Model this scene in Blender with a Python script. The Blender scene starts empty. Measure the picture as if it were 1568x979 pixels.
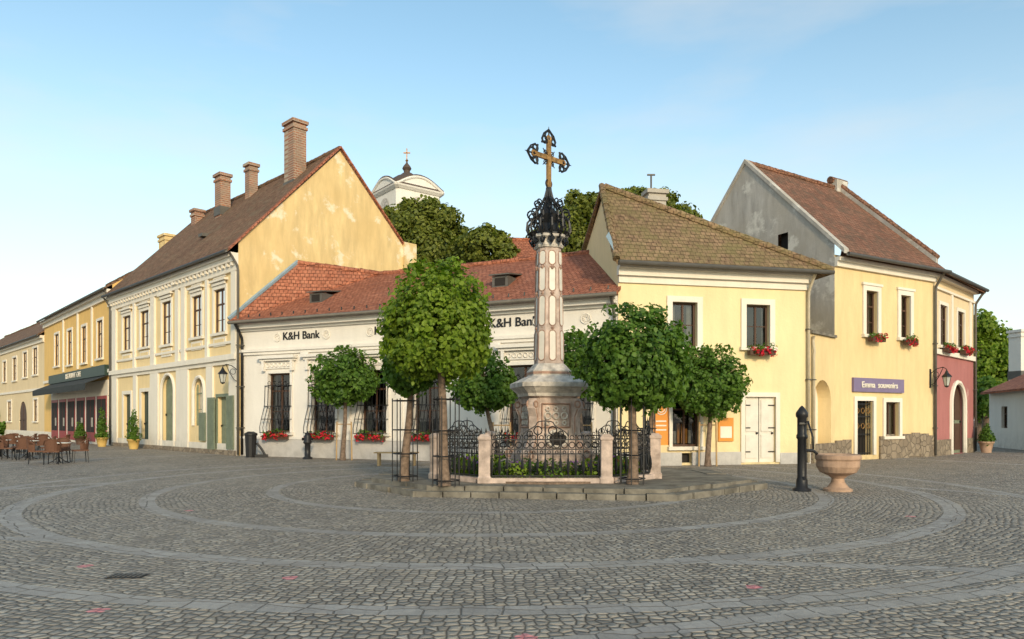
import bpy, math, random
import numpy as np
from mathutils import Vector, Matrix
random.seed(7); rng=np.random.default_rng(7)
V=Vector
# ---- survey helpers: sight-line measurements -> world metres
F=1100.0; CX=784.0; HY=642.0; H=1.6
def X(px,d): return (px-CX)/F*d
def Zh(py,d): return H+(HY-py)/F*d

# ================= materials =================
def newmat(name):
    m=bpy.data.materials.new(name); m.use_nodes=True
    nt=m.node_tree; b=nt.nodes['Principled BSDF']; return m,nt,b
def N(nt,t,**k):
    n=nt.nodes.new(t)
    for a,v in k.items(): setattr(n,a,v)
    return n
def mth(nt,op,a,b=None,c=None):
    n=nt.nodes.new('ShaderNodeMath'); n.operation=op
    for i,x in enumerate((a,b,c)):
        if x is None: continue
        if isinstance(x,(int,float)): n.inputs[i].default_value=x
        else: nt.links.new(x,n.inputs[i])
    return n.outputs[0]
def mixc(nt,f,a,b,bt='MIX'):
    n=nt.nodes.new('ShaderNodeMix'); n.data_type='RGBA'; n.blend_type=bt
    for s,x in ((n.inputs[0],f),(n.inputs[6],a),(n.inputs[7],b)):
        if isinstance(x,(int,float)): s.default_value=x
        elif isinstance(x,tuple): s.default_value=(x[0],x[1],x[2],1)
        else: nt.links.new(x,s)
    return n.outputs[2]
def noise(nt,vec,scale,detail=4,rough=.6):
    n=nt.nodes.new('ShaderNodeTexNoise'); n.inputs['Scale'].default_value=scale
    n.inputs['Detail'].default_value=detail; n.inputs['Roughness'].default_value=rough
    if vec is not None: nt.links.new(vec,n.inputs['Vector'])
    return n.outputs['Fac']
def ramp(nt,f,lo,hi):
    n=nt.nodes.new('ShaderNodeMapRange'); n.inputs[1].default_value=lo; n.inputs[2].default_value=hi
    nt.links.new(f,n.inputs[0]); return n.outputs[0]
def mat(name,col,rough=.8,var=.18,scale=3.0,bump=.3,metal=0,spec=.3,fine=25):
    m,nt,b=newmat(name)
    pos=N(nt,'ShaderNodeNewGeometry').outputs['Position']
    f=ramp(nt,noise(nt,pos,scale),.3,.7)
    dk=tuple(c*(1-var) for c in col); lt=tuple(min(1,c*(1+var*.6)) for c in col)
    c=mixc(nt,f,dk,lt); nt.links.new(c,b.inputs['Base Color'])
    b.inputs['Roughness'].default_value=rough; b.inputs['Metallic'].default_value=metal
    b.inputs['Specular IOR Level'].default_value=spec
    if bump:
        bp=N(nt,'ShaderNodeBump'); bp.inputs['Strength'].default_value=bump; bp.inputs['Distance'].default_value=.01
        nt.links.new(noise(nt,pos,fine),bp.inputs['Height']); nt.links.new(bp.outputs[0],b.inputs['Normal'])
    return m
def plaster(name,col,stain=.22,patch=None,pf=.6):
    m,nt,b=newmat(name)
    pos=N(nt,'ShaderNodeNewGeometry').outputs['Position']
    mp=N(nt,'ShaderNodeMapping'); mp.inputs['Scale'].default_value=(1.6,1.6,.35); nt.links.new(pos,mp.inputs[0])
    f1=ramp(nt,noise(nt,mp.outputs[0],1.6,6,.65),.35,.75)
    f2=ramp(nt,noise(nt,pos,.45,5,.6),.35,.68)
    c=mixc(nt,mth(nt,'MULTIPLY',f1,stain*1.7),col,tuple(x*.62 for x in col))
    c=mixc(nt,mth(nt,'MULTIPLY',f2,stain*1.2),c,tuple(x*.78 for x in (col[0],col[1]*.95,col[2]*.85)))
    if patch:
        f3=ramp(nt,noise(nt,pos,.8,7,.7),pf-.04,pf+.04); c=mixc(nt,f3,c,patch)
    sep=N(nt,'ShaderNodeSeparateXYZ'); nt.links.new(pos,sep.inputs[0])
    low=N(nt,'ShaderNodeMapRange'); low.inputs[1].default_value=1.0; low.inputs[2].default_value=0.0
    nt.links.new(sep.outputs[2],low.inputs[0])
    dirt=mth(nt,'MULTIPLY',mth(nt,'MULTIPLY',low.outputs[0],ramp(nt,noise(nt,pos,3,6,.7),.3,.65)),.6)
    c=mixc(nt,dirt,c,tuple(x*.45 for x in col))
    nt.links.new(c,b.inputs['Base Color']); b.inputs['Roughness'].default_value=.9; b.inputs['Specular IOR Level'].default_value=.15
    bp=N(nt,'ShaderNodeBump'); bp.inputs['Strength'].default_value=.45; bp.inputs['Distance'].default_value=.03
    nt.links.new(noise(nt,pos,6,6,.7),bp.inputs['Height']); nt.links.new(bp.outputs[0],b.inputs['Normal'])
    return m
def tiles(name,c1,c2,moss=None,mf=.6):
    m,nt,b=newmat(name)
    uv=N(nt,'ShaderNodeUVMap').outputs[0]; pos=N(nt,'ShaderNodeNewGeometry').outputs['Position']
    wob=N(nt,'ShaderNodeVectorMath'); wob.operation='MULTIPLY_ADD'
    nn=nt.nodes.new('ShaderNodeTexNoise'); nn.inputs['Scale'].default_value=.7; nt.links.new(pos,nn.inputs['Vector'])
    nt.links.new(nn.outputs['Color'],wob.inputs[0]); wob.inputs[1].default_value=(.12,.12,0); nt.links.new(uv,wob.inputs[2])
    br=N(nt,'ShaderNodeTexBrick'); nt.links.new(wob.outputs[0],br.inputs['Vector'])
    br.inputs['Scale'].default_value=1; br.inputs['Brick Width'].default_value=.19; br.inputs['Row Height'].default_value=.2
    br.inputs['Mortar Size'].default_value=.015; br.inputs['Mortar Smooth'].default_value=.3; br.inputs['Bias'].default_value=0
    br.inputs['Color1'].default_value=(*c1,1); br.inputs['Color2'].default_value=(*c2,1); br.inputs['Mortar'].default_value=(*[x*.22 for x in c1],1)
    c=mixc(nt,ramp(nt,noise(nt,pos,.6,6,.7),.35,.7),br.outputs['Color'],tuple(x*.6 for x in c1))
    wn=N(nt,'ShaderNodeTexNoise'); wn.inputs['Scale'].default_value=5; wn.inputs['Detail'].default_value=2; nt.links.new(uv,wn.inputs['Vector'])
    c=mixc(nt,mth(nt,'MULTIPLY',ramp(nt,wn.outputs['Fac'],.45,.7),.45),c,tuple(min(1,x*1.5) for x in c2))
    if moss: c=mixc(nt,mth(nt,'MULTIPLY',ramp(nt,noise(nt,pos,1.6,7,.75),mf-.12,mf+.1),.85),c,moss)
    nt.links.new(c,b.inputs['Base Color']); b.inputs['Roughness'].default_value=.85; b.inputs['Specular IOR Level'].default_value=.2
    sp=N(nt,'ShaderNodeSeparateXYZ'); nt.links.new(wob.outputs[0],sp.inputs[0])
    saw=mth(nt,'FRACT',mth(nt,'DIVIDE',sp.outputs[1],.2))
    h=mth(nt,'SUBTRACT',mth(nt,'MULTIPLY',mth(nt,'SUBTRACT',1.0,saw),1.0),mth(nt,'MULTIPLY',br.outputs['Fac'],.6))
    bp=N(nt,'ShaderNodeBump'); bp.inputs['Strength'].default_value=1; bp.inputs['Distance'].default_value=.05
    nt.links.new(h,bp.inputs['Height']); nt.links.new(bp.outputs[0],b.inputs['Normal'])
    return m
def leafmat(name,c1,c2,trans=.35):
    m=bpy.data.materials.new(name); m.use_nodes=True; nt=m.node_tree
    b=nt.nodes['Principled BSDF']; out=nt.nodes['Material Output']
    g=N(nt,'ShaderNodeNewGeometry')
    f=mth(nt,'ADD',mth(nt,'MULTIPLY',g.outputs['Random Per Island'],.6),mth(nt,'MULTIPLY',ramp(nt,noise(nt,g.outputs['Position'],1.6,3),.3,.7),.4))
    c=mixc(nt,f,c1,c2); nt.links.new(c,b.inputs['Base Color']); b.inputs['Roughness'].default_value=.5; b.inputs['Specular IOR Level'].default_value=.3
    t=N(nt,'ShaderNodeBsdfTranslucent'); c3=mixc(nt,1.0,c,(1.15,1.3,.35),'MULTIPLY'); nt.links.new(c3,t.inputs[0])
    mx=N(nt,'ShaderNodeMixShader'); mx.inputs[0].default_value=trans
    nt.links.new(b.outputs[0],mx.inputs[1]); nt.links.new(t.outputs[0],mx.inputs[2]); nt.links.new(mx.outputs[0],out.inputs[0])
    return m
def brickmat(name):
    m,nt,b=newmat(name)
    pos=N(nt,'ShaderNodeNewGeometry').outputs['Position']
    sp=N(nt,'ShaderNodeSeparateXYZ'); nt.links.new(pos,sp.inputs[0])
    cb=N(nt,'ShaderNodeCombineXYZ'); nt.links.new(mth(nt,'ADD',sp.outputs[0],sp.outputs[1]),cb.inputs[0]); nt.links.new(sp.outputs[2],cb.inputs[1])
    br=N(nt,'ShaderNodeTexBrick'); nt.links.new(cb.outputs[0],br.inputs['Vector']); br.inputs['Scale'].default_value=1
    br.inputs['Brick Width'].default_value=.34; br.inputs['Row Height'].default_value=.12; br.inputs['Mortar Size'].default_value=.018
    br.inputs['Color1'].default_value=(.4,.16,.08,1); br.inputs['Color2'].default_value=(.24,.11,.07,1); br.inputs['Mortar'].default_value=(.42,.35,.27,1)
    c=mixc(nt,ramp(nt,noise(nt,pos,2.2,6,.7),.45,.75),br.outputs['Color'],(.34,.27,.2))
    c=mixc(nt,mth(nt,'MULTIPLY',ramp(nt,noise(nt,pos,1.1,4,.7),.5,.8),.6),c,(.1,.07,.05))
    nt.links.new(c,b.inputs['Base Color']); b.inputs['Roughness'].default_value=.9
    return m
def stonemat(name,c1,c2,scale=3.5):
    m,nt,b=newmat(name)
    pos=N(nt,'ShaderNodeNewGeometry').outputs['Position']
    vo=N(nt,'ShaderNodeTexVoronoi'); vo.inputs['Scale'].default_value=scale; nt.links.new(pos,vo.inputs['Vector'])
    sp=N(nt,'ShaderNodeSeparateColor'); nt.links.new(vo.outputs['Color'],sp.inputs[0])
    c=mixc(nt,sp.outputs[0],c1,c2)
    ve=N(nt,'ShaderNodeTexVoronoi',feature='DISTANCE_TO_EDGE'); ve.inputs['Scale'].default_value=scale; nt.links.new(pos,ve.inputs['Vector'])
    e=ramp(nt,ve.outputs['Distance'],.02,.09)
    c=mixc(nt,e,tuple(x*.5 for x in c1),c); c=mixc(nt,mth(nt,'MULTIPLY',noise(nt,pos,12,6,.7),.5),c,tuple(x*.6 for x in c2))
    nt.links.new(c,b.inputs['Base Color']); b.inputs['Roughness'].default_value=.9
    bp=N(nt,'ShaderNodeBump'); bp.inputs['Strength'].default_value=.8; bp.inputs['Distance'].default_value=.03
    nt.links.new(e,bp.inputs['Height']); nt.links.new(bp.outputs[0],b.inputs['Normal'])
    return m
def glassmat():
    m=bpy.data.materials.new('window_glass'); m.use_nodes=True; nt=m.node_tree; nt.nodes.remove(nt.nodes['Principled BSDF'])
    out=nt.nodes['Material Output']; t=N(nt,'ShaderNodeBsdfTransparent'); t.inputs[0].default_value=(.55,.58,.58,1)
    g=N(nt,'ShaderNodeBsdfGlossy'); g.inputs['Roughness'].default_value=.03; g.inputs[0].default_value=(.8,.8,.8,1)
    pos=N(nt,'ShaderNodeNewGeometry').outputs['Position']
    bp=N(nt,'ShaderNodeBump'); bp.inputs['Strength'].default_value=.25; bp.inputs['Distance'].default_value=.05
    nt.links.new(noise(nt,pos,1.2,1),bp.inputs['Height']); nt.links.new(bp.outputs[0],g.inputs['Normal'])
    fr=N(nt,'ShaderNodeFresnel'); fr.inputs[0].default_value=1.5
    mx=N(nt,'ShaderNodeMixShader'); nt.links.new(mth(nt,'ADD',fr.outputs[0],.05),mx.inputs[0])
    nt.links.new(t.outputs[0],mx.inputs[1]); nt.links.new(g.outputs[0],mx.inputs[2]); nt.links.new(mx.outputs[0],out.inputs[0]); return m

M={}
M['glass']=glassmat()
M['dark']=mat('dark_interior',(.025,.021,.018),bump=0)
M['curtain']=mat('curtain_cloth',(.4,.37,.32),bump=0,scale=8)
M['iron']=mat('black_wrought_iron',(.018,.018,.02),rough=.45,metal=.3,spec=.5,bump=.2,var=.4)
M['gold']=mat('weathered_gilding',(.45,.24,.08),rough=.45,metal=.6,var=.6,scale=9)
M['wood']=mat('dark_brown_wood',(.085,.045,.028),rough=.6)
M['whitep']=mat('white_painted_wood',(.7,.65,.57),rough=.6,var=.12)
M['creamt']=plaster('cream_trim_plaster',(.8,.74,.64),.16)
M['cwall']=plaster('ochre_wall_plaster',(.82,.64,.36),.2)
M['gable']=plaster('weathered_gable_plaster_sun_patches',(.8,.6,.3),.55,(.78,.69,.5),.6)  # weathered yellow; pale patches in the colour stand in for sunlit areas
M['bwall']=plaster('orange_yellow_plaster',(.8,.52,.19),.2)
M['awall']=plaster('beige_plaster',(.76,.61,.39),.2)
M['bank']=plaster('white_plaster',(.78,.735,.67),.16)
M['dado']=plaster('grey_dado_plaster',(.57,.545,.52),.2)
M['dwall']=plaster('pale_yellow_plaster',(.83,.68,.4),.18)
M['ewall']=plaster('warm_yellow_plaster',(.8,.62,.34),.28,(.66,.53,.35),.7)
M['grey']=plaster('old_grey_plaster',(.52,.49,.45),.7,(.62,.59,.53),.56)
M['pink']=plaster('faded_pink_plaster',(.44,.18,.17),.3,(.52,.3,.26),.64)
M['roofC']=tiles('old_brown_roof_tiles',(.18,.1,.062),(.27,.16,.1),(.2,.17,.11),.62)
M['roofB']=tiles('red_roof_tiles',(.4,.135,.075),(.48,.19,.11),(.22,.1,.07),.64)
M['roofD']=tiles('mossy_roof_tiles',(.23,.145,.085),(.33,.215,.125),(.2,.165,.07),.54)
M['roofE']=tiles('redbrown_roof_tiles',(.27,.12,.072),(.34,.17,.105),(.12,.09,.06),.56)
M['brick']=brickmat('chimney_brick')
M['stone']=stonemat('rubble_stone',(.36,.29,.21),(.22,.17,.12))
M['slab']=mat('grey_stone_slab',(.2,.18,.145),rough=.85,var=.55,scale=2.5,bump=.8,fine=14)
M['green']=mat('sage_green_paint',(.19,.22,.15),rough=.6)
M['dgreen']=mat('dark_green_paint',(.025,.05,.04),rough=.5)
M['pinks']=mat('pink_limestone',(.52,.41,.35),rough=.85,var=.45,scale=4,bump=.7,fine=18)
M['pales']=mat('pale_limestone',(.57,.52,.46),rough=.85,var=.45,scale=5,bump=.6,fine=18)
M['rust']=mat('rose_marble_inlay',(.38,.24,.18),rough=.8,var=.4,scale=6)
M['zinc']=mat('zinc_gutter',(.13,.12,.105),rough=.6,metal=.2)
M['pipe']=mat('cream_downpipe',(.5,.43,.31),rough=.6)
M['black']=mat('black_paint',(.02,.02,.022),rough=.4)
M['bark']=mat('tree_bark',(.2,.14,.1),rough=.95,var=.5,scale=12,bump=1,fine=30)
M['leafA']=leafmat('bright_leaf',(.075,.14,.012),(.28,.38,.04),.45)
M['leafB']=leafmat('deep_leaf',(.035,.09,.014),(.15,.26,.035),.38)
M['leafC']=leafmat('background_leaf',(.06,.09,.016),(.26,.28,.045),.35)
M['red']=leafmat('red_geranium',(.5,.01,.02),(.7,.03,.06),.2)
M['purple']=leafmat('purple_flower',(.15,.05,.3),(.35,.15,.5),.2)
M['orange']=mat('orange_paint',(.7,.28,.05),rough=.5,var=.1)
M['violet']=mat('violet_sign_paint',(.2,.16,.27),rough=.5,var=.1)
M['awning']=mat('dark_awning_cloth',(.035,.04,.04),rough=.8)
M['redp']=mat('dark_red_paint',(.28,.03,.03),rough=.5)
M['wicker']=mat('brown_wicker',(.13,.06,.035),rough=.7,scale=30)
M['terra']=mat('sandstone_pot',(.44,.29,.2),rough=.85,var=.3,bump=.6)
M['lwood']=mat('light_wood',(.45,.3,.15),rough=.7)
M['poty']=mat('yellow_pot',(.5,.33,.1),rough=.7)
M['blue']=mat('blue_flashing',(.25,.34,.4),rough=.6)
M['lampg']=mat('frosted_lantern_glass',(.5,.5,.45),rough=.3,bump=0)
M['bell']=mat('dark_copper_shingle',(.1,.07,.055),rough=.7)
M['church']=plaster('church_white_plaster',(.8,.76,.69),.2)

# ================= mesh builder =================
class MB:
    def __init__(s,m): s.m=m; s.v=[]; s.f=[]
    def poly(s,pts):
        i=len(s.v); s.v+=[tuple(p) for p in pts]; s.f.append(list(range(i,i+len(pts))))
    def box(s,o,a,b,c):
        p=[o,o+a,o+a+b,o+b,o+c,o+a+c,o+a+b+c,o+b+c]; i=len(s.v); s.v+=[tuple(q) for q in p]
        for f in ((0,1,2,3),(4,5,6,7),(0,1,5,4),(1,2,6,5),(2,3,7,6),(3,0,4,7)): s.f.append([i+k for k in f])
    def cbox(s,c,sx,sy,sz,rot=0):
        ca,sa=math.cos(rot),math.sin(rot); a=V((ca*sx,sa*sx,0)); b=V((-sa*sy,ca*sy,0)); s.box(V(c)-a/2-b/2,a,b,V((0,0,sz)))
    def slab(s,pts,t):
        pts=[V(p) for p in pts]; lo=[p-V((0,0,t)) for p in pts]; s.poly(pts); s.poly(lo); n=len(pts)
        for i in range(n): s.poly([pts[i],pts[(i+1)%n],lo[(i+1)%n],lo[i]])
    def rings(s,rs,cap=True,closed=True):
        i0=len(s.v); n=len(rs[0])
        for r in rs: s.v+=[tuple(p) for p in r]
        for k in range(len(rs)-1):
            for j in range(n):
                a=i0+k*n+j; b=i0+k*n+(j+1)%n; s.f.append([a,b,b+n,a+n])
        if cap: s.f.append([i0+j for j in range(n)]); s.f.append([i0+(len(rs)-1)*n+j for j in range(n)])
    def tube(s,pts,r,n=6):
        pts=[V(p) for p in pts]; rs=[]
        rr=r if isinstance(r,(list,tuple)) else [r]*len(pts)
        ref=None
        for k,p in enumerate(pts):
            t=(pts[min(k+1,len(pts)-1)]-pts[max(k-1,0)])
            if t.length<1e-9: t=V((0,0,1))
            t.normalize()
            if ref is None: ref=V((1,0,0)) if abs(t.x)<.8 else V((0,1,0))
            a=t.cross(ref)
            if a.length<1e-4: ref=V((0,1,0)); a=t.cross(ref)
            a.normalize(); b=t.cross(a)
            rs.append([p+(a*math.cos(2*math.pi*j/n)+b*math.sin(2*math.pi*j/n))*rr[k] for j in range(n)])
        s.rings(rs)
    def lathe(s,c,prof,n=16,rot=0,ch=None):
        rs=[]
        for r,z in prof: rs.append([V((c[0]+r*math.cos(rot+2*math.pi*j/n),c[1]+r*math.sin(rot+2*math.pi*j/n),c[2]+z)) for j in range(n)])
        s.rings(rs)
    def sq(s,c,prof,rot=0,ch=.25):
        rs=[]; ca,sa=math.cos(rot),math.sin(rot)
        for w,z in prof:
            k=w*(1-ch); pl=[(w,-k),(w,k),(k,w),(-k,w),(-w,k),(-w,-k),(-k,-w),(k,-w)]
            rs.append([V((c[0]+x*ca-y*sa,c[1]+x*sa+y*ca,c[2]+z)) for x,y in pl])
        s.rings(rs)
    def torus(s,c,R,r,a1,a2,n=14,m=5):
        c=V(c); pts=[c+(V(a1)*math.cos(t)+V(a2)*math.sin(t))*R for t in [2*math.pi*k/n for k in range(n+1)]]
        nrm=V(a1).cross(V(a2)).normalized(); rs=[]
        for k in range(n+1):
            o=(pts[k]-c).normalized(); rs.append([pts[k]+(o*math.cos(2*math.pi*j/m)+nrm*math.sin(2*math.pi*j/m))*r for j in range(m)])
        s.rings(rs,cap=False)
    def obj(s,name,parent=None,smooth=False):
        me=bpy.data.meshes.new(name); me.from_pydata(s.v,[],s.f); me.materials.append(s.m)
        uvl=me.uv_layers.new(name='UVMap'); vs=me.vertices
        if s.m.name.endswith('roof_tiles'):
            for p in me.polygons:
                n=p.normal
                h=V((0,0,1)).cross(n)
                if h.length<1e-3: h=V((1,0,0))
                h.normalize(); up=n.cross(h)
                if up.z<0: up=-up
                for li in p.loop_indices:
                    co=vs[me.loops[li].vertex_index].co; uvl.data[li].uv=(co.dot(h),co.dot(up))
        if smooth:
            for p in me.polygons: p.use_smooth=True
        o=bpy.data.objects.new(name,me); bpy.context.collection.objects.link(o)
        if parent: o.parent=parent
        return o
class Grp:
    def __init__(s,name):
        s.e=bpy.data.objects.new(name,None); bpy.context.collection.objects.link(s.e); s.parts={}; s.sm=set()
    def p(s,part,m,smooth=False):
        k=(part,m)
        if k not in s.parts: s.parts[k]=MB(M[m])
        if smooth: s.sm.add(k)
        return s.parts[k]
    def done(s):
        for (p,m),mb in s.parts.items():
            if mb.f: mb.obj(p,s.e,(p,m) in s.sm)
class Fac:
    def __init__(s,P0,P1):
        s.P=V((P0[0],P0[1],0)); d=V((P1[0]-P0[0],P1[1]-P0[1],0)); s.L=d.length; s.d=d.normalized()
        n=V((-s.d.y,s.d.x,0)); 
        if n.dot(-s.P)<0: n=-n
        s.n=n
    def u(s,px):
        k=(px-CX)/F; return (k*s.P.y-s.P.x)/(s.d.x-k*s.d.y)
    def z(s,px,py): return Zh(py,s.P.y+s.d.y*s.u(px))
    def pt(s,u,d,z): return s.P+s.d*u+s.n*d+V((0,0,z))
    def r(s,x0,x1,y0,y1):
        a,b=sorted((s.u(x0),s.u(x1))); c=(x0+x1)/2; return (a,b,s.z(c,y1),s.z(c,y0))
    def box(s,mb,u0,u1,d0,d1,z0,z1): mb.box(s.pt(u0,d0,z0),s.d*(u1-u0),s.n*(d1-d0),V((0,0,z1-z0)))
def arcpts(ua,ub,za,zb,n=8,rise=None):
    r=(ub-ua)/2; h=rise if rise else r; zs=zb-h; c=(ua+ub)/2
    return zs,[(c-r*math.cos(math.pi*k/(2*n)),zs+h*math.sin(math.pi*k/(2*n))) for k in range(2*n+1)]
def wall(g,f,u0,u1,z0,z1,ops,m,part='walls',rev=.2):
    mb=g.p(part,m); us=sorted({u0,u1}|{x for o in ops for x in o['r'][:2]}); zs=sorted({z0,z1}|{x for o in ops for x in o['r'][2:]})
    us=[x for x in us if u0-1e-6<=x<=u1+1e-6]; zs=[x for x in zs if z0-1e-6<=x<=z1+1e-6]
    for i in range(len(us)-1):
        for j in range(len(zs)-1):
            cu=(us[i]+us[i+1])/2; cz=(zs[j]+zs[j+1])/2
            if any(o['r'][0]<cu<o['r'][1] and o['r'][2]<cz<o['r'][3] for o in ops): continue
            mb.poly([f.pt(us[i],0,zs[j]),f.pt(us[i+1],0,zs[j]),f.pt(us[i+1],0,zs[j+1]),f.pt(us[i],0,zs[j+1])])
    for o in ops:
        a,b,c,d=o['r']; R=o.get('rev',rev); top=d
        if o.get('arch'):
            zs_,ar=arcpts(a,b,c,d,8,o.get('rise')); n=len(ar)//2; top=zs_
            for k in range(n): mb.poly([f.pt(a,0,d),f.pt(*[ar[k][0]],0,ar[k][1]),f.pt(ar[k+1][0],0,ar[k+1][1])])
            for k in range(n,2*n): mb.poly([f.pt(b,0,d),f.pt(ar[k][0],0,ar[k][1]),f.pt(ar[k+1][0],0,ar[k+1][1])])
            for k in range(2*n): mb.poly([f.pt(ar[k][0],0,ar[k][1]),f.pt(ar[k+1][0],0,ar[k+1][1]),f.pt(ar[k+1][0],-R,ar[k+1][1]),f.pt(ar[k][0],-R,ar[k][1])])
        else: mb.poly([f.pt(a,0,d),f.pt(b,0,d),f.pt(b,-R,d),f.pt(a,-R,d)])
        mb.poly([f.pt(a,0,c),f.pt(b,0,c),f.pt(b,-R,c),f.pt(a,-R,c)])
        for x in (a,b): mb.poly([f.pt(x,0,c),f.pt(x,0,top),f.pt(x,-R,top),f.pt(x,-R,c)])
        k=o.get('k','win')
        if k=='win': window(g,f,a,b,c,d,R,o)
        elif k=='door': door(g,f,a,b,c,d,R,o)
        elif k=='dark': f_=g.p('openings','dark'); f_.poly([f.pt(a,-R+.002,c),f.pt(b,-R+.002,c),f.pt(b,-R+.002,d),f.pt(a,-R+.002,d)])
        elif k=='plain': f_=g.p('niche',o['m']); f_.poly([f.pt(a,-R+.002,c),f.pt(b,-R+.002,c),f.pt(b,-R+.002,d),f.pt(a,-R+.002,d)])
        s=o.get('sur')
        if s:
            w,sm=s; tb=g.p('surrounds',sm)
            f.box(tb,a-w,a,.002,.06,c,d+w); f.box(tb,b,b+w,.002,.06,c,d+w); f.box(tb,a,b,.002,.06,d,d+w)
            if k=='win': f.box(tb,a-w-.05,b+w+.05,.002,.14,c-.12,c)
        if o.get('fl'): flowers(g,f,a,b,c)
def window(g,f,a,b,c,d,R,o):
    fm=o.get('fm','wood'); fr=g.p('window_frames',fm); t=.07; e=R-.03
    for x0,x1,z0,z1 in ((a,a+t,c,d),(b-t,b,c,d),(a+t,b-t,c,c+t),(a+t,b-t,d-t,d)): f.box(fr,x0,x1,-e-.05,-e+.03,z0,z1)
    nx=o.get('nx',2); tr=o.get('tr',.66)
    for i in range(1,nx):
        x=a+(b-a)*i/nx; f.box(fr,x-.035,x+.035,-e-.04,-e+.02,c+t,d-t)
    zt=c+(d-c)*tr
    if tr: f.box(fr,a+t,b-t,-e-.035,-e+.025,zt-.035,zt+.035)
    for q in o.get('bars',[.33]):
        zq=c+(d-c)*q; f.box(fr,a+t,b-t,-e-.02,-e+.005,zq-.015,zq+.015)
    g.p('glass','glass').poly([f.pt(a,-e-.01,c),f.pt(b,-e-.01,c),f.pt(b,-e-.01,d),f.pt(a,-e-.01,d)])
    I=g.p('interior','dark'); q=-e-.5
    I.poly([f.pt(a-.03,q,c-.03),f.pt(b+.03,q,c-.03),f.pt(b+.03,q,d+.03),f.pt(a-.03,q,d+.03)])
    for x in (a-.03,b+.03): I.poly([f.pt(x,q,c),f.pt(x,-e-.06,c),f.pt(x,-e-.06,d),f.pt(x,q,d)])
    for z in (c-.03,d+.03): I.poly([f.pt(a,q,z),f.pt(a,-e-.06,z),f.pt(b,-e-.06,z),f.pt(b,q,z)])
    if o.get('cur',1):
        cm=g.p('curtains','curtain'); w=(b-a)*random.uniform(.12,.32)
        for s0,s1 in ((a,a+w),(b-w,b)):
            n=8
            for i in range(n):
                x0=s0+(s1-s0)*i/n; x1=s0+(s1-s0)*(i+1)/n; d0=-e-.14-.04*(i%2); d1=-e-.14-.04*((i+1)%2)
                cm.poly([f.pt(x0,d0,c),f.pt(x1,d1,c),f.pt(x1,d1,d),f.pt(x0,d0,d)])
def door(g,f,a,b,c,d,R,o):
    m=g.p('doors',o.get('m','wood')); e=R-.04; f.box(m,a,b,-e-.06,-e,c,d)
    m2=g.p('door_panels',o.get('m2',o.get('m','wood'))); n=o.get('leafs',2); w=(b-a)/n
    for i in range(n):
        x0=a+w*i+.08; x1=a+w*(i+1)-.08; f.box(m2,x0,x1,-e,-e+.03,c+.15,c+(d-c)*.42); f.box(m2,x0,x1,-e,-e+.03,c+(d-c)*.47,d-.12)
        f.box(g.p('door_hardware','iron'),x1-.04,x1+.02,-e+.001,-e+.06,c+(d-c)*.43,c+(d-c)*.46)
    if n>1: f.box(g.p('door_gap','dark'),(a+b)/2-.012,(a+b)/2+.012,-e+.001,-e+.006,c,d)
def leaves(mb_list,blobs,n,size,clump=45,spread=.2,inner=.35,up=.3,lim=1.1):
    tot=sum(b[3]*b[4] for b in blobs)
    for b in blobs:
        k=max(20,int(n*b[3]*b[4]/tot)); c=np.array(b[:3]); R=np.array(b[3:6])
        cd=rng.normal(size=(clump,3)); cd/=np.linalg.norm(cd,axis=1)[:,None]
        cr=rng.uniform(.72,1.0,clump); cc=cd*cr[:,None]
        ki=int(k*inner); idx=rng.integers(0,clump,k-ki)
        p1=cc[idx]+rng.normal(size=(k-ki,3))*spread*rng.uniform(.6,1.2,(k-ki,1))
        d=rng.normal(size=(ki,3)); d/=np.linalg.norm(d,axis=1)[:,None]; p2=d*rng.uniform(.25,.95,(ki,1))
        p=np.vstack([p1,p2]); ln=np.linalg.norm(p,axis=1)+1e-6
        p=np.where((ln>lim)[:,None],p*(lim/ln)[:,None],p); 
        nrm=p/ln[:,None]+rng.normal(size=p.shape)*.55+np.array([0,0,up]); nrm/=np.linalg.norm(nrm,axis=1)[:,None]
        t=rng.normal(size=p.shape)+np.array([0,0,-.6]); t-=nrm*np.sum(t*nrm,axis=1)[:,None]; t/=np.linalg.norm(t,axis=1)[:,None]+1e-6
        s=np.cross(nrm,t); P=c+p*R; sz=(size*rng.uniform(.6,1.35,len(P)))[:,None]
        sh=((0,0,0),(.28,.34,.06),(.62,.3,.02),(1,0,-.1),(.62,-.3,.02),(.28,-.34,.06))
        vv=np.stack([P+t*sz*(a-.5)+s*sz*w+nrm*sz*h for a,w,h in sh],axis=1).reshape(-1,3)
        i0=len(mb_list.v); mb_list.v+=[tuple(x) for x in vv.tolist()]
        mb_list.f+=[[i0+6*i+j for j in range(6)] for i in range(len(P))]
def flowers(g,f,a,b,c,both=True):
    bx=g.p('flower_boxes','wood'); f.box(bx,a-.03,b+.03,.15,.36,c-.3,c-.13)
    L=b-a; bl=[]; rl=[]
    n=max(3,int(L/.22))
    for i in range(n):
        p=f.pt(a+L*(i+.5)/n,.28,c-.08+random.uniform(-.03,.06)); bl.append((p.x,p.y,p.z,.19,.19,.17))
        q=f.pt(a+L*(i+.5)/n,.36,c-.14+random.uniform(-.08,.06)); rl.append((q.x,q.y,q.z,.18,.15,.15))
    leaves(g.p('box_plants','leafB'),bl,n*45,.09,8,.3); leaves(g.p('geraniums','red'),rl,n*50,.08,6,.3)
def ridge(mb,a,b,r=.11):
    a=V(a);b=V(b);L=(b-a).length;n=max(1,int(L/.4))
    for i in range(n):
        p=a.lerp(b,i/n)+V((0,0,random.uniform(-.015,.015))); q=a.lerp(b,(i+1.08)/n); mb.tube([p,q],[r*1.08,r*.92],8)
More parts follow.
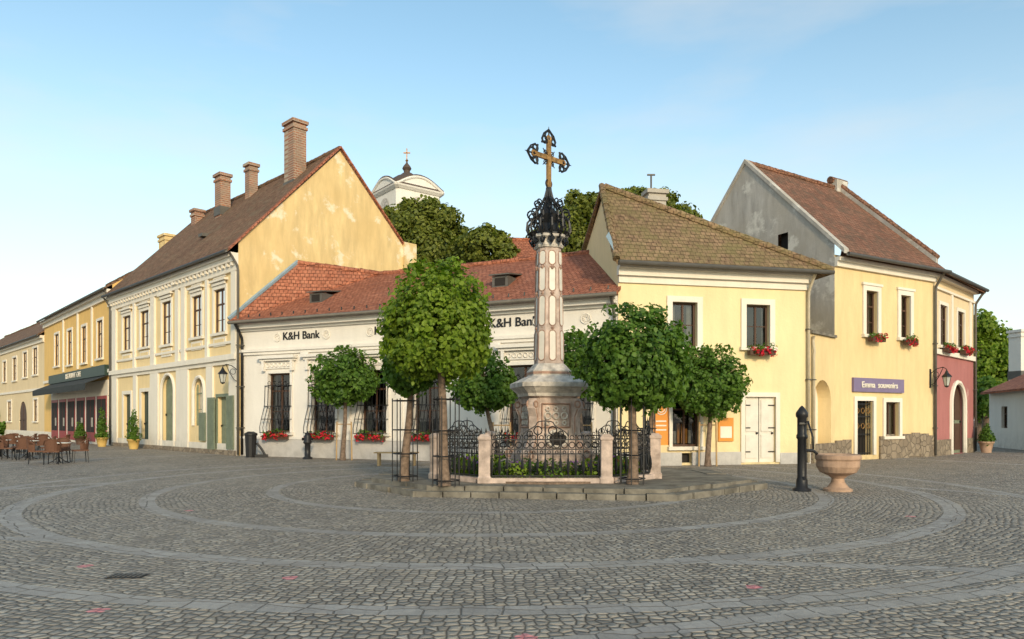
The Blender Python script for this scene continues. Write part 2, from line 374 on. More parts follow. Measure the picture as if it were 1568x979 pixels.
def gutter(g,f,u0,u1,d,z,m='zinc'):
    g.p('gutter',m,True).tube([f.pt(u0,d,z),f.pt(u1,d,z)],.075,8)
def downpipe(g,f,u,z1,m='pipe',eave=.5,r=.055):
    g.p('downpipe',m,True).tube([f.pt(u,eave,z1),f.pt(u,eave*.7,z1-.18),f.pt(u,.12,z1-.55),f.pt(u,.1,z1-.75),f.pt(u,.1,.05)],r,8)
    for z in (1.2,3.0,4.8):
        if z<z1-.8: f.box(g.p('pipe_clips','zinc'),u-.07,u+.07,.003,.17,z,z+.04)
# roof edge sits at height ze at distance ov in front of the wall
def gableroof(g,f,u0,u1,ze,zr,run,rm,ov=.45,back=None,eo=0,wallm=None,ends=(True,True),t=.12):
    back=back or run; s=(zr-ze)/(run+ov)
    mb=g.p('roof',rm); a,b=u0-(eo if ends[0] else 0),u1+(eo if ends[1] else 0)
    n=max(2,int((b-a)/3)); us=[a+(b-a)*i/n for i in range(n+1)]; sag=[0]+[random.uniform(-.06,.0) for _ in range(n-1)]+[0]
    for i in range(n):
        mb.slab([f.pt(us[i],ov,ze+.05),f.pt(us[i+1],ov,ze+.05),f.pt(us[i+1],-run,zr+.05+sag[i+1]),f.pt(us[i],-run,zr+.05+sag[i])],t)
        ridge(g.p('ridge_tiles',rm),f.pt(us[i],-run,zr+.08+sag[i]),f.pt(us[i+1],-run,zr+.08+sag[i+1]))
    mb.slab([f.pt(a,-run-.003,zr+.05),f.pt(b,-run-.003,zr+.05),f.pt(b,-run-back-ov,ze+.05),f.pt(a,-run-back-ov,ze+.05)],t)
    zw=ze+ov*s-.06
    if wallm:
        w=g.p('gable_walls',wallm)
        for u in (u0,u1):
            w.poly([f.pt(u,0,0),f.pt(u,0,zw),f.pt(u,-run,zr-.06),f.pt(u,-run-back,zw),f.pt(u,-run-back,0)])
        w.poly([f.pt(u0,-run-back,0),f.pt(u1,-run-back,0),f.pt(u1,-run-back,zw),f.pt(u0,-run-back,zw)])
    return s
def chimney(g,c,w,d,z0,z1,rot,m='brick'):
    mb=g.p('chimney',m); mb.cbox((c[0],c[1],z0),w,d,z1-z0-.16,rot); mb.cbox((c[0],c[1],z1-.45),w+.12,d+.12,.14,rot); mb.cbox((c[0],c[1],z1-.16),w+.18,d+.18,.16,rot)
    g.p('chimney_flashing','zinc').cbox((c[0],c[1],z0+.1),w+.08,d+.08,.5,rot)
    g.p('chimney_flue','dark').cbox((c[0],c[1],z1+.002),w*.6,d*.6,.03,rot)
def lantern(name,f,u,z):
    g=Grp(name); ir=g.p('bracket','iron')
    pts=[f.pt(u,.02,z+.15),f.pt(u,.3,z+.35),f.pt(u,.55,z+.4),f.pt(u,.7,z+.3),f.pt(u,.7,z+.2)]
    ir.tube(pts,.018,6); ir.tube([f.pt(u,.02,z-.35),f.pt(u,.2,z-.25),f.pt(u,.4,z+.05),f.pt(u,.55,z+.38)],.015,6)
    f.box(ir,u-.05,u+.05,.003,.03,z-.45,z+.35); ir.torus(f.pt(u,.25,z+.1),.12,.012,f.n,V((0,0,1)))
    c=f.pt(u,.7,0)
    g.p('lantern_glass','lampg').lathe((c.x,c.y,z),[(.09,-.38),(.17,-.02)],6)
    ir.lathe((c.x,c.y,z),[(.03,-.46),(.1,-.41),(.1,-.38)],6); ir.lathe((c.x,c.y,z),[(.22,-.03),(.2,.02),(.09,.13),(.06,.2),(.02,.27)],6)
    for j in range(6):
        t=2*math.pi*j/6; ir.tube([(c.x+.092*math.cos(t),c.y+.092*math.sin(t),z-.38),(c.x+.172*math.cos(t),c.y+.172*math.sin(t),z-.02)],.01,4)
    g.done()
def text(body,f,u,z,size,m,parent,d=.012,ext=.012):
    cu=bpy.data.curves.new('lettering','FONT'); cu.body=body; cu.size=size; cu.align_x='CENTER'; cu.align_y='CENTER'; cu.extrude=ext
    ux=f.d if f.d.x>0 else -f.d; uz=V((0,0,1)); un=ux.cross(uz); o=None
    for k in range(3):   # three slightly shifted copies thicken the strokes
        o=bpy.data.objects.new('lettering',cu); bpy.context.collection.objects.link(o)
        mt=Matrix((( ux.x,uz.x,un.x),(ux.y,uz.y,un.y),(ux.z,uz.z,un.z))).to_4x4(); mt.translation=f.pt(u,d+ext+.003+.002*k,z)+ux*(size*.022*(k-1))+uz*(size*.01*(k-1)); o.matrix_world=mt
        o.parent=parent
    cu.materials.append(M[m]); return o

# ================= town house C (left, with big gable) =================
K=(-11.96,31.4); dC=V((-1.0245,1,0)).normalized(); LC=16.85
fC=Fac(K,(K[0]+dC.x*LC,K[1]+dC.y*LC))
g=Grp('corner_town_house'); ZE=8.9; ops=[]
for a,b in ((189,201),(216,229),(295,310),(329,346)):
    c=(a+b)/2; k=(c-195)/142; ops.append(dict(r=fC.r(a,b,484-41*k,537-27*k),sur=(.16,'creamt'),bars=[.3],rev=.12))
ops.append(dict(r=fC.r(249,263,462,528),sur=(.14,'creamt'),bars=[.3],rev=.12))
ops.append(dict(r=fC.r(190,201,604,686),k='door',m='dgreen',sur=(.2,'creamt')))
ops.append(dict(r=fC.r(217,229,600,688),k='door',m='dgreen',sur=(.2,'creamt')))
ra=fC.r(248,268,573,691); ops.append(dict(r=(ra[0],ra[1],.15,ra[3]),k='door',m='green',arch=1,rev=.25))
ops.append(dict(r=fC.r(297,314,577,652),k='win',arch=1,fm='green',nx=2,rev=.18))
ops.append(dict(r=fC.r(334,350,608,688),k='door',m='green',sur=(.14,'green')))
wall(g,fC,0,LC,0,ZE,ops,'cwall')
T=g.p('mouldings','creamt')
fC.box(T,0,LC,.002,.36,ZE-.2,ZE-.04); fC.box(T,0,LC,.002,.26,ZE-.42,ZE-.2); fC.box(T,0,LC,.002,.12,ZE-.8,ZE-.42)
for u_ in np.arange(.15,LC,.45): fC.box(g.p('dentils','creamt'),u_,u_+.18,.121,.24,ZE-.58,ZE-.425)
z2=fC.z(337,553); fC.box(T,0,LC,.002,.2,z2-.02,z2+.22); fC.box(T,0,LC,.002,.1,z2-.2,z2-.02); zf=z2-.2
z3=fC.z(337,525); fC.box(T,0,LC,.002,.08,z3-.12,z3)
def pil(px0,px1,z0,z1,d=.1):
    a,b=sorted((fC.u(px0),fC.u(px1))); fC.box(T,a,b,.002,d,z0,z1)
for a,b in ((357,364),(317,321),(280,286),(233,239),(271,276),(206,209),(174,180)): pil(a,b,z2+.22,ZE-.8,.11)
for a,b in ((353,365),(318,328),(276,290),(232,244),(272,276),(206,211),(173,181)): pil(a,b,0,zf,.09)
for o in ops[:5]:
    a,b,c,d=o['r']; fC.box(T,a-.25,b+.25,.002,.2,d+.32,d+.42); fC.box(T,a-.1,b+.1,.062,.12,d+.17,d+.3)
    fC.box(T,a-.05,b+.05,.002,.05,c-.62,c-.2); fC.box(g.p('apron_panels','cwall'),a+.1,b-.1,.052,.07,c-.52,c-.3)
    fC.box(T,a-.05,b+.05,.002,.06,d+.5,d+.95)
    for s in np.linspace(a+.1,b-.1,4): T.torus(fC.pt(s,.08,d+.72),.1,.03,fC.d,V((0,0,1)),10,4)
a,b,c,d=ops[4]['r']; zz=d+.5
pts=[fC.pt((a+b)/2+(b-a)*1.1*math.cos(t),.16,zz+.15+.75*math.sin(t)) for t in np.linspace(0,math.pi,13)]
T.tube(pts,.1,6)
fC.box(T,0,LC,.001,.05,0,.5); fC.box(g.p('plinth','stone'),0,LC,.092,.12,0,.22)
for o in (ops[7],ops[8]):
    a,b,c,d=o['r']; zs_,ar=arcpts(a,b,c,d); ar=[(a,c)]+ar+[(b,c)]; T.tube([fC.pt(u_,.03,z_) for u_,z_ in ar],.08,6)
for px0,px1,y0,y1 in ((322,333,609,688),(351,362,606,688),(309,319,632,675)):
    a,b,c,d=fC.r(px0,px1,y0,y1); S=g.p('shutters','green'); fC.box(S,a,b,.11,.15,c,d)
    for z in np.arange(c+.1,d-.1,.09): fC.box(S,a+.06,b-.06,.15,.165,z,z+.05)
RUN=5.1; ZR=14.75
sC=gableroof(g,fC,0,LC,ZE,ZR,RUN,'roofC',ov=.5,eo=.02,wallm='gable',ends=(False,True))
pr=g.p('gable_edge_tiles','roofB')
pr.slab([fC.pt(-.12,.45,ZE+.1),fC.pt(.2,.45,ZE+.1),fC.pt(.2,-RUN,ZR+.16),fC.pt(-.12,-RUN,ZR+.16)],.1)
pr.slab([fC.pt(-.12,-RUN,ZR+.16),fC.pt(.2,-RUN,ZR+.16),fC.pt(.2,-2*RUN,ZE+.6),fC.pt(-.12,-2*RUN,ZE+.6)],.1)
g.p('gable_walls','gable').cbox((*fC.pt(.3,-2*RUN+.9,0).xy,7),.8,.9,3.9,math.atan2(fC.n.y,fC.n.x))
rotC=math.atan2(fC.d.y,fC.d.x)
def ridgechim(px,y0,y1,w,d,off=0):
    rf=Fac(fC.pt(0,-RUN+off,0).xy,fC.pt(5,-RUN+off,0).xy); u=rf.u(px); p=rf.pt(u,0,0); chimney(g,p,w,d,Zh(y1,p.y)-1.0,Zh(y0,p.y),rotC)
ridgechim(452,188,268,.95,.7,.9); ridgechim(385,252,298,.55,.5,.5); ridgechim(341,268,308,.75,.6,1.2); 
gutter(g,fC,0,LC,.56,ZE-.03); downpipe(g,fC,fC.u(368)+.02,ZE-.1,'zinc',.5); downpipe(g,fC,LC-.1,ZE-.1,'zinc',.5)
rf=Fac(fC.pt(0,-1.6,0).xy,fC.pt(5,-1.6,0).xy); u=rf.u(313); p=fC.pt(u,-1.6,ZE+2.1*sC+.06); g.p('roof_hatch','zinc').cbox(p,.5,.45,.16,rotC)
g.done()
lantern('wall_lantern',fC,fC.u(366)+.05,fC.z(366,573))

# ================= B and A, further down the street =================
def streethouse(name,P0,P1,ze,zr,run,wm,rm,ops,extra=None,wallm=None,ends=(True,True)):
    g=Grp(name); f=Fac(P0,P1); wall(g,f,0,f.L,0,ze,[dict(o,r=f.r(*o['px']),rev=o.get('rev',.1)) for o in ops],wm)
    t=g.p('mouldings','creamt'); f.box(t,0,f.L,.002,.3,ze-.25,ze-.04); f.box(t,0,f.L,.002,.12,ze-.55,ze-.25); f.box(t,0,f.L,.002,.1,ze*.47,ze*.47+.2); f.box(t,0,f.L,.002,.06,0,.6)
    gableroof(g,f,0,f.L,ze,zr,run,rm,ov=.45,wallm=wallm or wm); gutter(g,f,0,f.L,.5,ze-.05)
    if extra: extra(g,f)
    g.done(); return f
PB0=(X(172,43.2),43.2); PB1=(X(68,58),58); PA1=(X(-60,88),88)
ze_b=9.45
def exB(g,f):
    a,b=sorted((f.u(80),f.u(167))); z1=4.3
    A=g.p('awning','awning')
    A.slab([f.pt(a,.08,z1),f.pt(b,.08,z1),f.pt(b,1.3,z1-.55),f.pt(a,1.3,z1-.55)],.04); f.box(A,a,b,1.26,1.3,z1-.85,z1-.59)
    for i in range(24): f.box(A,a+(b-a)*i/24+.04,a+(b-a)*(i+1)/24-.04,1.262,1.298,z1-.95,z1-.85)
    f.box(g.p('fascia','dgreen'),a,b,.003,.25,z1-.02,z1+.62)
    text('RESTAURANT  CAFE',f,(a+b)/2,z1+.3,.5,'creamt',g.e,.25)
    f.box(g.p('shopfront_piers','creamt'),a,b,.003,.07,.1,z1-.3)
    for i in range(6):
        u=a+(b-a)*(i+.5)/6; w=(b-a)/6-.7
        f.box(g.p('shop_glass_frames','redp'),u-w/2-.14,u+w/2+.14,.071,.1,.15,3.05)
        for s0,s1 in ((-w/2,-.04),(.04,w/2)): f.box(g.p('shop_glass','dark'),u+s0,u+s1,.101,.11,.75,2.85)
        f.box(g.p('shop_posters','curtain'),u-w/3,u-w/8,.111,.12,1.1,1.7)
    for px in (98,120,142): f.box(g.p('wall_frieze','creamt'),f.u(px)-.12,f.u(px)+.12,.002,.09,ze_b*.47+.6,ze_b-.55)
    downpipe(g,f,.15,ze_b-.1,'zinc',.45)
    c=f.pt(f.u(150),-4.2,0); chimney(g,c,1.1,.8,11,14.0,rotC,'gable'); 
    chimney(g,f.pt(-1.6,-4.4,0),.6,.55,12,14.7,rotC)
W=lambda a,b,y0,y1,**k: dict(px=(a,b,y0,y1),**k)
fB=streethouse('yellow_cafe_building',PB0,PB1,ze_b,12.9,4.5,'bwall','roofC',
  [W(84.5,91,512,561,sur=(.16,'creamt')),W(104,111,506,559,sur=(.16,'creamt')),W(126,133,500,556,sur=(.16,'creamt')),W(149.5,158,491,549,sur=(.16,'creamt'))],exB)
fA=streethouse('beige_street_house',PB1,PA1,8.4,12,4.5,'awall','roofC',
  [W(51,58,533,574,sur=(.16,'creamt')),W(36,42,540,578,sur=(.16,'creamt')),W(20,26,548,583,sur=(.16,'creamt')),W(5,10,554,585,sur=(.16,'creamt')),
   W(30,41,615,667,k='door',arch=1,m='wood'),W(52,58,612,645,sur=(.16,'creamt')),W(12,18,615,645,sur=(.16,'creamt'))])

# ================= bank =================
fK=Fac((-11.85,31.5),(3.6,24.4)); g=Grp('bank_building'); LK=fK.L; ZK=5.8; ops=[]
for px in (428,496,573,655,802,880):
    u=fK.u(px); r0=fK.r(412,446,573,660); w=(r0[1]-r0[0])/2; ops.append(dict(r=(u-w,u+w,1.05,3.55),fm='wood',sur=(.12,'bank'),tr=.7,bars=[.35],fl=1,rev=.2))
wall(g,fK,0,LK,0,ZK,ops,'bank')
T=g.p('mouldings','bank')
fK.box(T,0,LK,.002,.38,ZK-.14,ZK-.04); fK.box(T,0,LK,.002,.28,ZK-.28,ZK-.14); fK.box(T,0,LK,.002,.1,ZK-.38,ZK-.28)
fK.box(T,0,LK,.002,.16,4.5,4.62); fK.box(T,0,LK,.002,.09,4.38,4.5)
fK.box(g.p('dado','dado'),0,LK,.002,.08,0,.75); fK.box(T,0,LK,.002,.11,.75,.85)
for o in ops:
    a,b,c,d=o['r']; m=(a+b)/2
    fK.box(T,a-.4,b+.4,.002,.3,d+.62,d+.74); fK.box(T,a-.32,b+.32,.002,.2,d+.52,d+.62); fK.box(T,a-.2,b+.2,.002,.06,d+.2,d+.5)
    for s in (a-.22,b+.12): fK.box(T,s,s+.12,.06,.2,d+.1,d+.52)
    for s in np.linspace(a+.05,b-.05,6): T.torus(fK.pt(s,.08,d+.35),.08,.025,fK.d,V((0,0,1)),8,4)
    ir=g.p('window_grilles','iron'); z0,z1=c-.06,d+.02
    n=9
    for i in range(n):
        u=a-.1+(b-a+.2)*i/(n-1)
        ir.tube([fK.pt(u,.1,z1-.55),fK.pt(u,.14,c+1.1),fK.pt(u,.32,c+.55),fK.pt(u,.42,c+.2),fK.pt(u,.4,c-.02)],.014,4)
    for z,dd in ((z1-.55,.1),(c+1.1,.14),(c+.55,.32),(c-.02,.4)):
        fK.box(ir,a-.12,b+.12,dd-.015,dd+.015,z-.015,z+.015)
        for s in (a-.1,b+.1): ir.tube([fK.pt(s,.0,z),fK.pt(s,dd,z)],.014,4)
    for i in range(4): ir.torus(fK.pt(a+(b-a)*(i+.5)/4,.12,z1-.45),.09,.012,fK.d,V((0,0,1)),10,4)
for px in (425,500,567,710,748,824,897): 
    u=fK.u(px); z=5.08; T.torus(fK.pt(u,.02,z),.17,.03,fK.d,V((0,0,1)),14,5)
    for k in range(8): t=k*math.pi/4; T.torus(fK.pt(u,.02,z)+fK.d*.1*math.cos(t)+V((0,0,.1*math.sin(t))),.035,.018,fK.d,V((0,0,1)),7,4)
for px in (461,605,786): text('K&H Bank',fK,fK.u(px),5.1,.46,'black',g.e,.004)
for px in (468,532,612,760,842): u=fK.u(px); fK.box(T,u-.16,u+.16,.002,.07,.85,4.38); fK.box(T,u-.2,u+.2,.002,.1,4.1,4.38)
sl=gableroof(g,fK,-.3,LK+.1,ZK,8.35,4.3,'roofB',ov=.5,wallm='bank')
ap=V((-9.9,33.25,8.85)); e_=fK.pt(-.25,.5,ZK+.07); q_=fK.pt(4.2,-4.2,8.42)
g.p('roof','roofB').slab([e_,q_,ap],.1); ridge(g.p('ridge_tiles','roofB'),ap,q_)
g.p('flashing','blue').tube([e_+V((0,0,.08)),ap+V((0,0,.05))],.09,5)
gutter(g,fK,-.2,LK+.1,.56,ZK-.03,'zinc'); downpipe(g,fK,.12,ZK-.1,'iron',.5,.065); downpipe(g,fK,LK-.1,ZK-.1,'zinc',.5)
for u_ in np.arange(.6,LK,.62): 
    p=fK.pt(u_,.2,ZK+.3*sl+.04); g.p('snow_guards','iron').cbox(p,.05,.03,.13,0)
fq=Fac(fK.pt(0,-1.2,0).xy,fK.pt(5,-1.2,0).xy)
for px in (488,769):
    u=fq.u(px); dm=g.p('roof_vents','zinc'); z=ZK+1.7*sl
    fK.box(dm,u-.33,u+.33,-2.0,-1.0,z-.25,z+.36); 
    dm.slab([fK.pt(u-.42,-.88,z+.42),fK.pt(u+.42,-.88,z+.42),fK.pt(u+.36,-2.3,z+.64),fK.pt(u-.36,-2.3,z+.64)],.05)
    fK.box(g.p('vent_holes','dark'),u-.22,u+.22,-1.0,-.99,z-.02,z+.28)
g.done()

# ================= D yellow corner building =================
D0=(3.6,24.35); D1=(10.74,25.9); fD=Fac(D0,D1); LD=fD.L; ZD=6.88; g=Grp('yellow_corner_shop'); 
ops=[dict(r=fD.r(1029,1067,463,531),sur=(.2,'creamt'),fm='wood',tr=0,bars=[.5]),
     dict(r=fD.r(1142,1178,467,532),sur=(.2,'creamt'),fm='wood',tr=0,bars=[.5],fl=1),
     dict(r=fD.r(1000,1026,608,682),k='plain',m='orange',rev=.05),
     dict(r=fD.r(1029,1071,608,684),sur=(.12,'creamt'),fm='wood',nx=2,tr=.75,bars=[],cur=0),
     dict(r=fD.r(1140,1187,608,708),k='door',m='whitep',sur=(.16,'creamt'),rev=.12),
     dict(r=fD.r(1043,1059,694,709),k='dark')]
wall(g,fD,0,LD,0,ZD,ops,'dwall')
T=g.p('mouldings','creamt'); fD.box(T,-.05,LD,.002,.3,ZD-.2,ZD-.1); fD.box(T,-.05,LD,.002,.2,ZD-.42,ZD-.2); fD.box(T,0,LD,.002,.08,ZD-.65,ZD-.42)
fD.box(g.p('plinth','dado'),0,ops[5]['r'][0],.002,.06,0,.45); fD.box(g.p('plinth','dado'),ops[5]['r'][1],ops[4]['r'][0]-.17,.002,.06,0,.45); fD.box(g.p('plinth','dado'),ops[4]['r'][1]+.17,LD,.002,.06,0,.4)
r=ops[2]['r']; uc=(r[0]+r[1])/2
em=g.p('shop_emblem','creamt'); em.torus(fD.pt(uc,-.03,r[2]+1.25),.2,.02,fD.d,V((0,0,1))); em.torus(fD.pt(uc,-.03,r[2]+1.25),.12,.02,fD.d,V((0,0,1)))
for z in (.5,.65,.8): fD.box(em,r[0]+.12,r[1]-.12,-.048,-.035,r[2]+z,r[2]+z+.05)
r=ops[3]['r']
for i in range(6): fD.box(g.p('shop_display',random.choice(['curtain','orange','whitep'])),r[0]+.1+i*.14,r[0]+.2+i*.14,-.5,-.4,r[2]+.1,r[2]+.3+random.random()*.5)
bx=g.p('door_straps','iron'); r=ops[4]['r']
for z in (.35,1.2,2.0):
    for u0,u1 in ((r[0]+.01,r[0]+.25),(r[1]-.25,r[1]-.01)): fD.box(bx,u0,u1,-.05,-.03,r[2]+z,r[2]+z+.04)
# orange notice board hung on the wall
a,b,c,d=fD.r(1099,1122,640,676); fD.box(g.p('notice_board','orange'),a,b,.003,.06,c,d); fD.box(g.p('notice_paper','creamt'),a+.07,b-.07,.061,.066,c+.12,d-.3)
c0=V((D0[0],D0[1],0)); ap=c0+V((-.2,2.1,0)); ap.z=Zh(287,ap.y); bk=c0+V((-.55,5.8,0)); bk.z=8.7
e0=fD.pt(-.25,.5,ZD); e1=fD.pt(LD+.55,.5,ZD); e2=fD.pt(LD+.55,-7.5,ZD-.1); rb=V((4.6,32.5,ap.z-.6))
R_=g.p('roof','roofD'); R_.slab([e0,e1,ap+V((-.15,0,0))],.14); R_.slab([e1,e2,rb,ap],.14); R_.slab([ap+V((-.15,0,.0)),rb,bk+V((0,2,-1)),bk+V((-.15,0,0))],.12)
ridge(g.p('ridge_tiles','roofD'),ap+V((0,0,.03)),e1+V((0,0,.03)),.13); ridge(g.p('ridge_tiles','roofD'),e0+V((0,0,.03)),ap+V((-.1,0,.05)),.12); ridge(g.p('ridge_tiles','roofD'),ap,rb)
w=g.p('gable_wall','dwall'); zz=V((0,0,ZD)); f0=c0.copy(); b0=V((bk.x,bk.y,0)); w.poly([f0,f0+zz+V((0,0,.6)),ap-V((0,0,.15)),bk-V((0,0,.15)),b0]); 
q=fD.pt(LD,0,0); q2=fD.pt(LD,-7,0); w.poly([q,q+zz,q2+zz,q2]); w.poly([b0,q2,q2+zz,b0+zz])
gutter(g,fD,-.2,LD+.55,.58,ZD-.08); downpipe(g,fD,LD-.12,ZD-.15,'pipe',.5); 
g.p('flashing','blue').slab([c0+V((-.3,.1,ZD+1.1)),c0+V((.02,-.1,ZD+.25)),c0+V((.02,-.5,ZD-.1)),c0+V((-.45,-.3,ZD+.85))],.03)
chimney(g,(X(1003,29.5),29.5),.75,.5,8.5,Zh(293,29.5),.2,'grey')
wp=g.p('weather_pipe','zinc'); wp.tube([(X(997,29.5),29.5,10.5),(X(997,29.5),29.5,Zh(268,29.5))],.04,6); wp.tube([(X(991,29.5),29.5,Zh(268,29.5)),(X(1003,29.5),29.5,Zh(268,29.5))],.04,6)
g.done()

# ================= E + F on the right =================
E0=(12.35,27.5); E1=(18.06,30.75); F1=(22.5,35.0); fE=Fac(E0,E1); LE=fE.L; ZEE=7.9
g=Grp('yellow_gabled_house')
fG=Fac(D1,E0); wall(g,fG,0,fG.L,0,4.7,[dict(r=(.35,fG.L-.35,.55,3.05),arch=1,k='plain',m='creamt',rev=.5)],'ewall'); g.p('annex_top','slab').slab([fG.pt(0,.1,4.8),fG.pt(fG.L,.1,4.8),fG.pt(fG.L,-1,4.9),fG.pt(0,-1,4.9)],.1)
fG.box(g.p('stone_plinth','stone'),0,fG.L-.08,.003,.09,0,.7)
ops=[dict(r=fE.r(1325,1343,446,513),sur=(.2,'creamt'),fl=1,bars=[.3]),dict(r=fE.r(1378,1393,453,518),sur=(.2,'creamt'),fl=1,bars=[.3]),
     dict(r=fE.r(1311,1336,614,697),k='dark',sur=(.17,'creamt'),rev=.35),dict(r=fE.r(1355,1376,616,668),sur=(.17,'creamt'),fm='wood',tr=0,bars=[])]
wall(g,fE,0,LE,0,ZEE,ops,'ewall')
r=ops[2]['r']; ir=g.p('door_grille','iron'); go=g.p('door_ornament','gold')
for i in range(7): u=r[0]+(r[1]-r[0])*i/6; ir.tube([fE.pt(u,-.1,r[2]),fE.pt(u,-.1,r[3])],.018,4)
for z in (.05,.8,1.5,2.0): fE.box(ir,r[0],r[1],-.12,-.08,r[2]+z,r[2]+z+.04)
for i in range(3):
    for z in (1.15,1.75): go.torus(fE.pt(r[0]+(r[1]-r[0])*(i+.5)/3,-.07,r[2]+z),.1,.015,fE.d,V((0,0,1)))
T=g.p('mouldings','creamt'); fE.box(T,0,LE,.002,.22,ZEE-.25,ZEE-.1); fE.box(T,0,LE,.002,.12,ZEE-.45,ZEE-.25)
for o in ops[:2]:
    a,b,c,d=o['r']; fE.box(T,a-.26,b+.26,.002,.1,d+.2,d+.3)
a,b,c,d=fE.r(1304,1381,580,601); fE.box(g.p('shop_sign','violet'),a,b,.003,.1,c,d); text('Emma  souvenirs',fE,(a+b)/2,(c+d)/2,.34,'creamt',g.e,.1)
St=g.p('stone_plinth','stone'); u=0; doorr=ops[2]['r']
while u<LE:
    w_=.3+random.random()*.35; u1=min(u+w_,LE)
    if not(u1>doorr[0]-.17 and u<doorr[1]+.17): fE.box(St,u,u1,.003,.06+random.random()*.03,0,.7+random.random()*.4)
    u=u1
RUNE=4.4; ZRE=12.75
gw=g.p('gable_wall','grey')
def P(u,d,z): return fE.pt(u,d,z)
sE=(ZRE-ZEE)/(RUNE+.5); Zg=lambda t: ZEE+(.5+t)*sE-.05
au=RUNE-2.0; ya=Zg(0)+.2
gw.poly([P(0,0,0),P(0,0,Zg(0)),P(0,-au+.25,Zg(au-.25)),P(0,-au+.25,0)])
gw.poly([P(0,-au+.25,0),P(0,-au+.25,ya),P(0,-au-.25,ya),P(0,-au-.25,0)])
gw.poly([P(0,-au+.25,ya+.7),P(0,-au+.25,Zg(au-.25)),P(0,-au-.25,Zg(au+.25)),P(0,-au-.25,ya+.7)])
gw.poly([P(0,-au-.25,0),P(0,-au-.25,Zg(au+.25)),P(0,-RUNE,ZRE),P(0,-2*RUNE,ZEE),P(0,-2*RUNE,0)])
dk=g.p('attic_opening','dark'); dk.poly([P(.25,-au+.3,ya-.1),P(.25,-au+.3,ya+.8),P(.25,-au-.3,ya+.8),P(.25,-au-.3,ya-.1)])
gw.slab([P(-.06,-RUNE,ZRE+.18),P(.22,-RUNE,ZRE+.18),P(.22,.45,ZEE+.15),P(-.06,.45,ZEE+.15)],.18); gw.slab([P(-.06,-RUNE,ZRE+.18),P(.22,-RUNE,ZRE+.18),P(.22,-2*RUNE,ZEE+.2),P(-.06,-2*RUNE,ZEE+.2)],.2)
R_=g.p('roof','roofE'); US=6.3
fF=Fac(E1,F1); LF=fF.L
corn=V((E1[0]+.35,E1[1]-.35,ZEE)); 
ra_=P(.2,-RUNE,ZRE); rb_=P(US,-RUNE,ZRE-.15); 
R_.slab([P(.2,.5,ZEE),corn,rb_,ra_],.14)
far=fF.pt(LF,.5,ZEE-.1); far2=fF.pt(LF,-7,ZEE-.1)
rc=rb_+V((1.8,3.2,-1.3))
R_.slab([corn,far,rc,rb_],.14); R_.slab([far,far2,rc],.14); R_.slab([ra_,rb_,P(US,-2*RUNE,ZEE),P(.2,-2*RUNE,ZEE)],.14)
rt=g.p('ridge_tiles','roofE'); ridge(rt,ra_+V((0,0,.05)),rb_+V((0,0,.05))); ridge(rt,rc,far,.12)
fw=g.p('parapet','grey'); d_=(corn-rb_); 
fw.box(rb_+V((-.1,0,-.1)),d_*.93,V((.2,.2,0)),V((0,0,.36))); fw.cbox(rb_+V((0,.1,-.2)),.9,.5,.6,.6)
ridge(rt,rb_+V((0,.1,.3)),rb_+d_*.93+V((0,.1,.3)),.13); ridge(rt,rb_+V((-.5,-.2,.42)),rb_+V((.5,.4,.42)),.16)
gutter(g,fE,0,LE+.2,.58,ZEE-.08,'zinc'); downpipe(g,fE,LE-.05,ZEE-.1,'zinc',.5); downpipe(g,fG,.1,4.6,'pipe',.1)
g.done()
g=Grp('pink_corner_house')
zm=4.5
opsu=[dict(r=fF.r(1438,1449,468,530),sur=(.15,'creamt'),fl=1,bars=[.3],fm='wood',rev=.1),dict(r=fF.r(1465,1475,478,534),sur=(.15,'creamt'),fl=1,bars=[.3],fm='wood',rev=.1)]
rr=fF.r(1455,1476,594,692); rr=(rr[0],rr[1],.02,3.3)
opsl=[dict(r=rr,k='door',arch=1,m='green',m2='wood',rev=.2)]
wall(g,fF,0,LF,zm,ZEE,opsu,'awall'); wall(g,fF,0,LF,0,zm,opsl,'pink','ground_floor_wall')
T=g.p('mouldings','creamt'); fF.box(T,0,LF,.002,.22,ZEE-.25,ZEE-.1); fF.box(T,0,LF,.002,.12,zm-.1,zm+.12); fF.box(T,0,LF,.002,.1,ZEE-.7,ZEE-.6)
zs_,ar=arcpts(*rr); ar=[(rr[0],rr[2])]+ar+[(rr[1],rr[2])]; T.tube([fF.pt(u_,.03,z_) for u_,z_ in ar],.1,6)
fF.box(g.p('stone_plinth','stone'),0,rr[0]-.12,.003,.07,0,.7); fF.box(g.p('stone_plinth','stone'),rr[1]+.12,LF,.003,.07,0,.7)
for px in (1456,1484): u=fF.u(px); fF.box(T,u-.12,u+.12,.003,.08,zm+.12,ZEE-.7)
w=g.p('side_wall','awall'); w.poly([fF.pt(LF,0,0),fF.pt(LF,0,ZEE),fF.pt(LF,-7,ZEE),fF.pt(LF,-7,0)])
gutter(g,fF,-.1,LF+.1,.56,ZEE-.1,'zinc'); downpipe(g,fF,LF-.1,ZEE-.15,'zinc',.5)
g.done()
lantern('wall_lantern.001',fE,fE.u(1424),fE.z(1424,578))

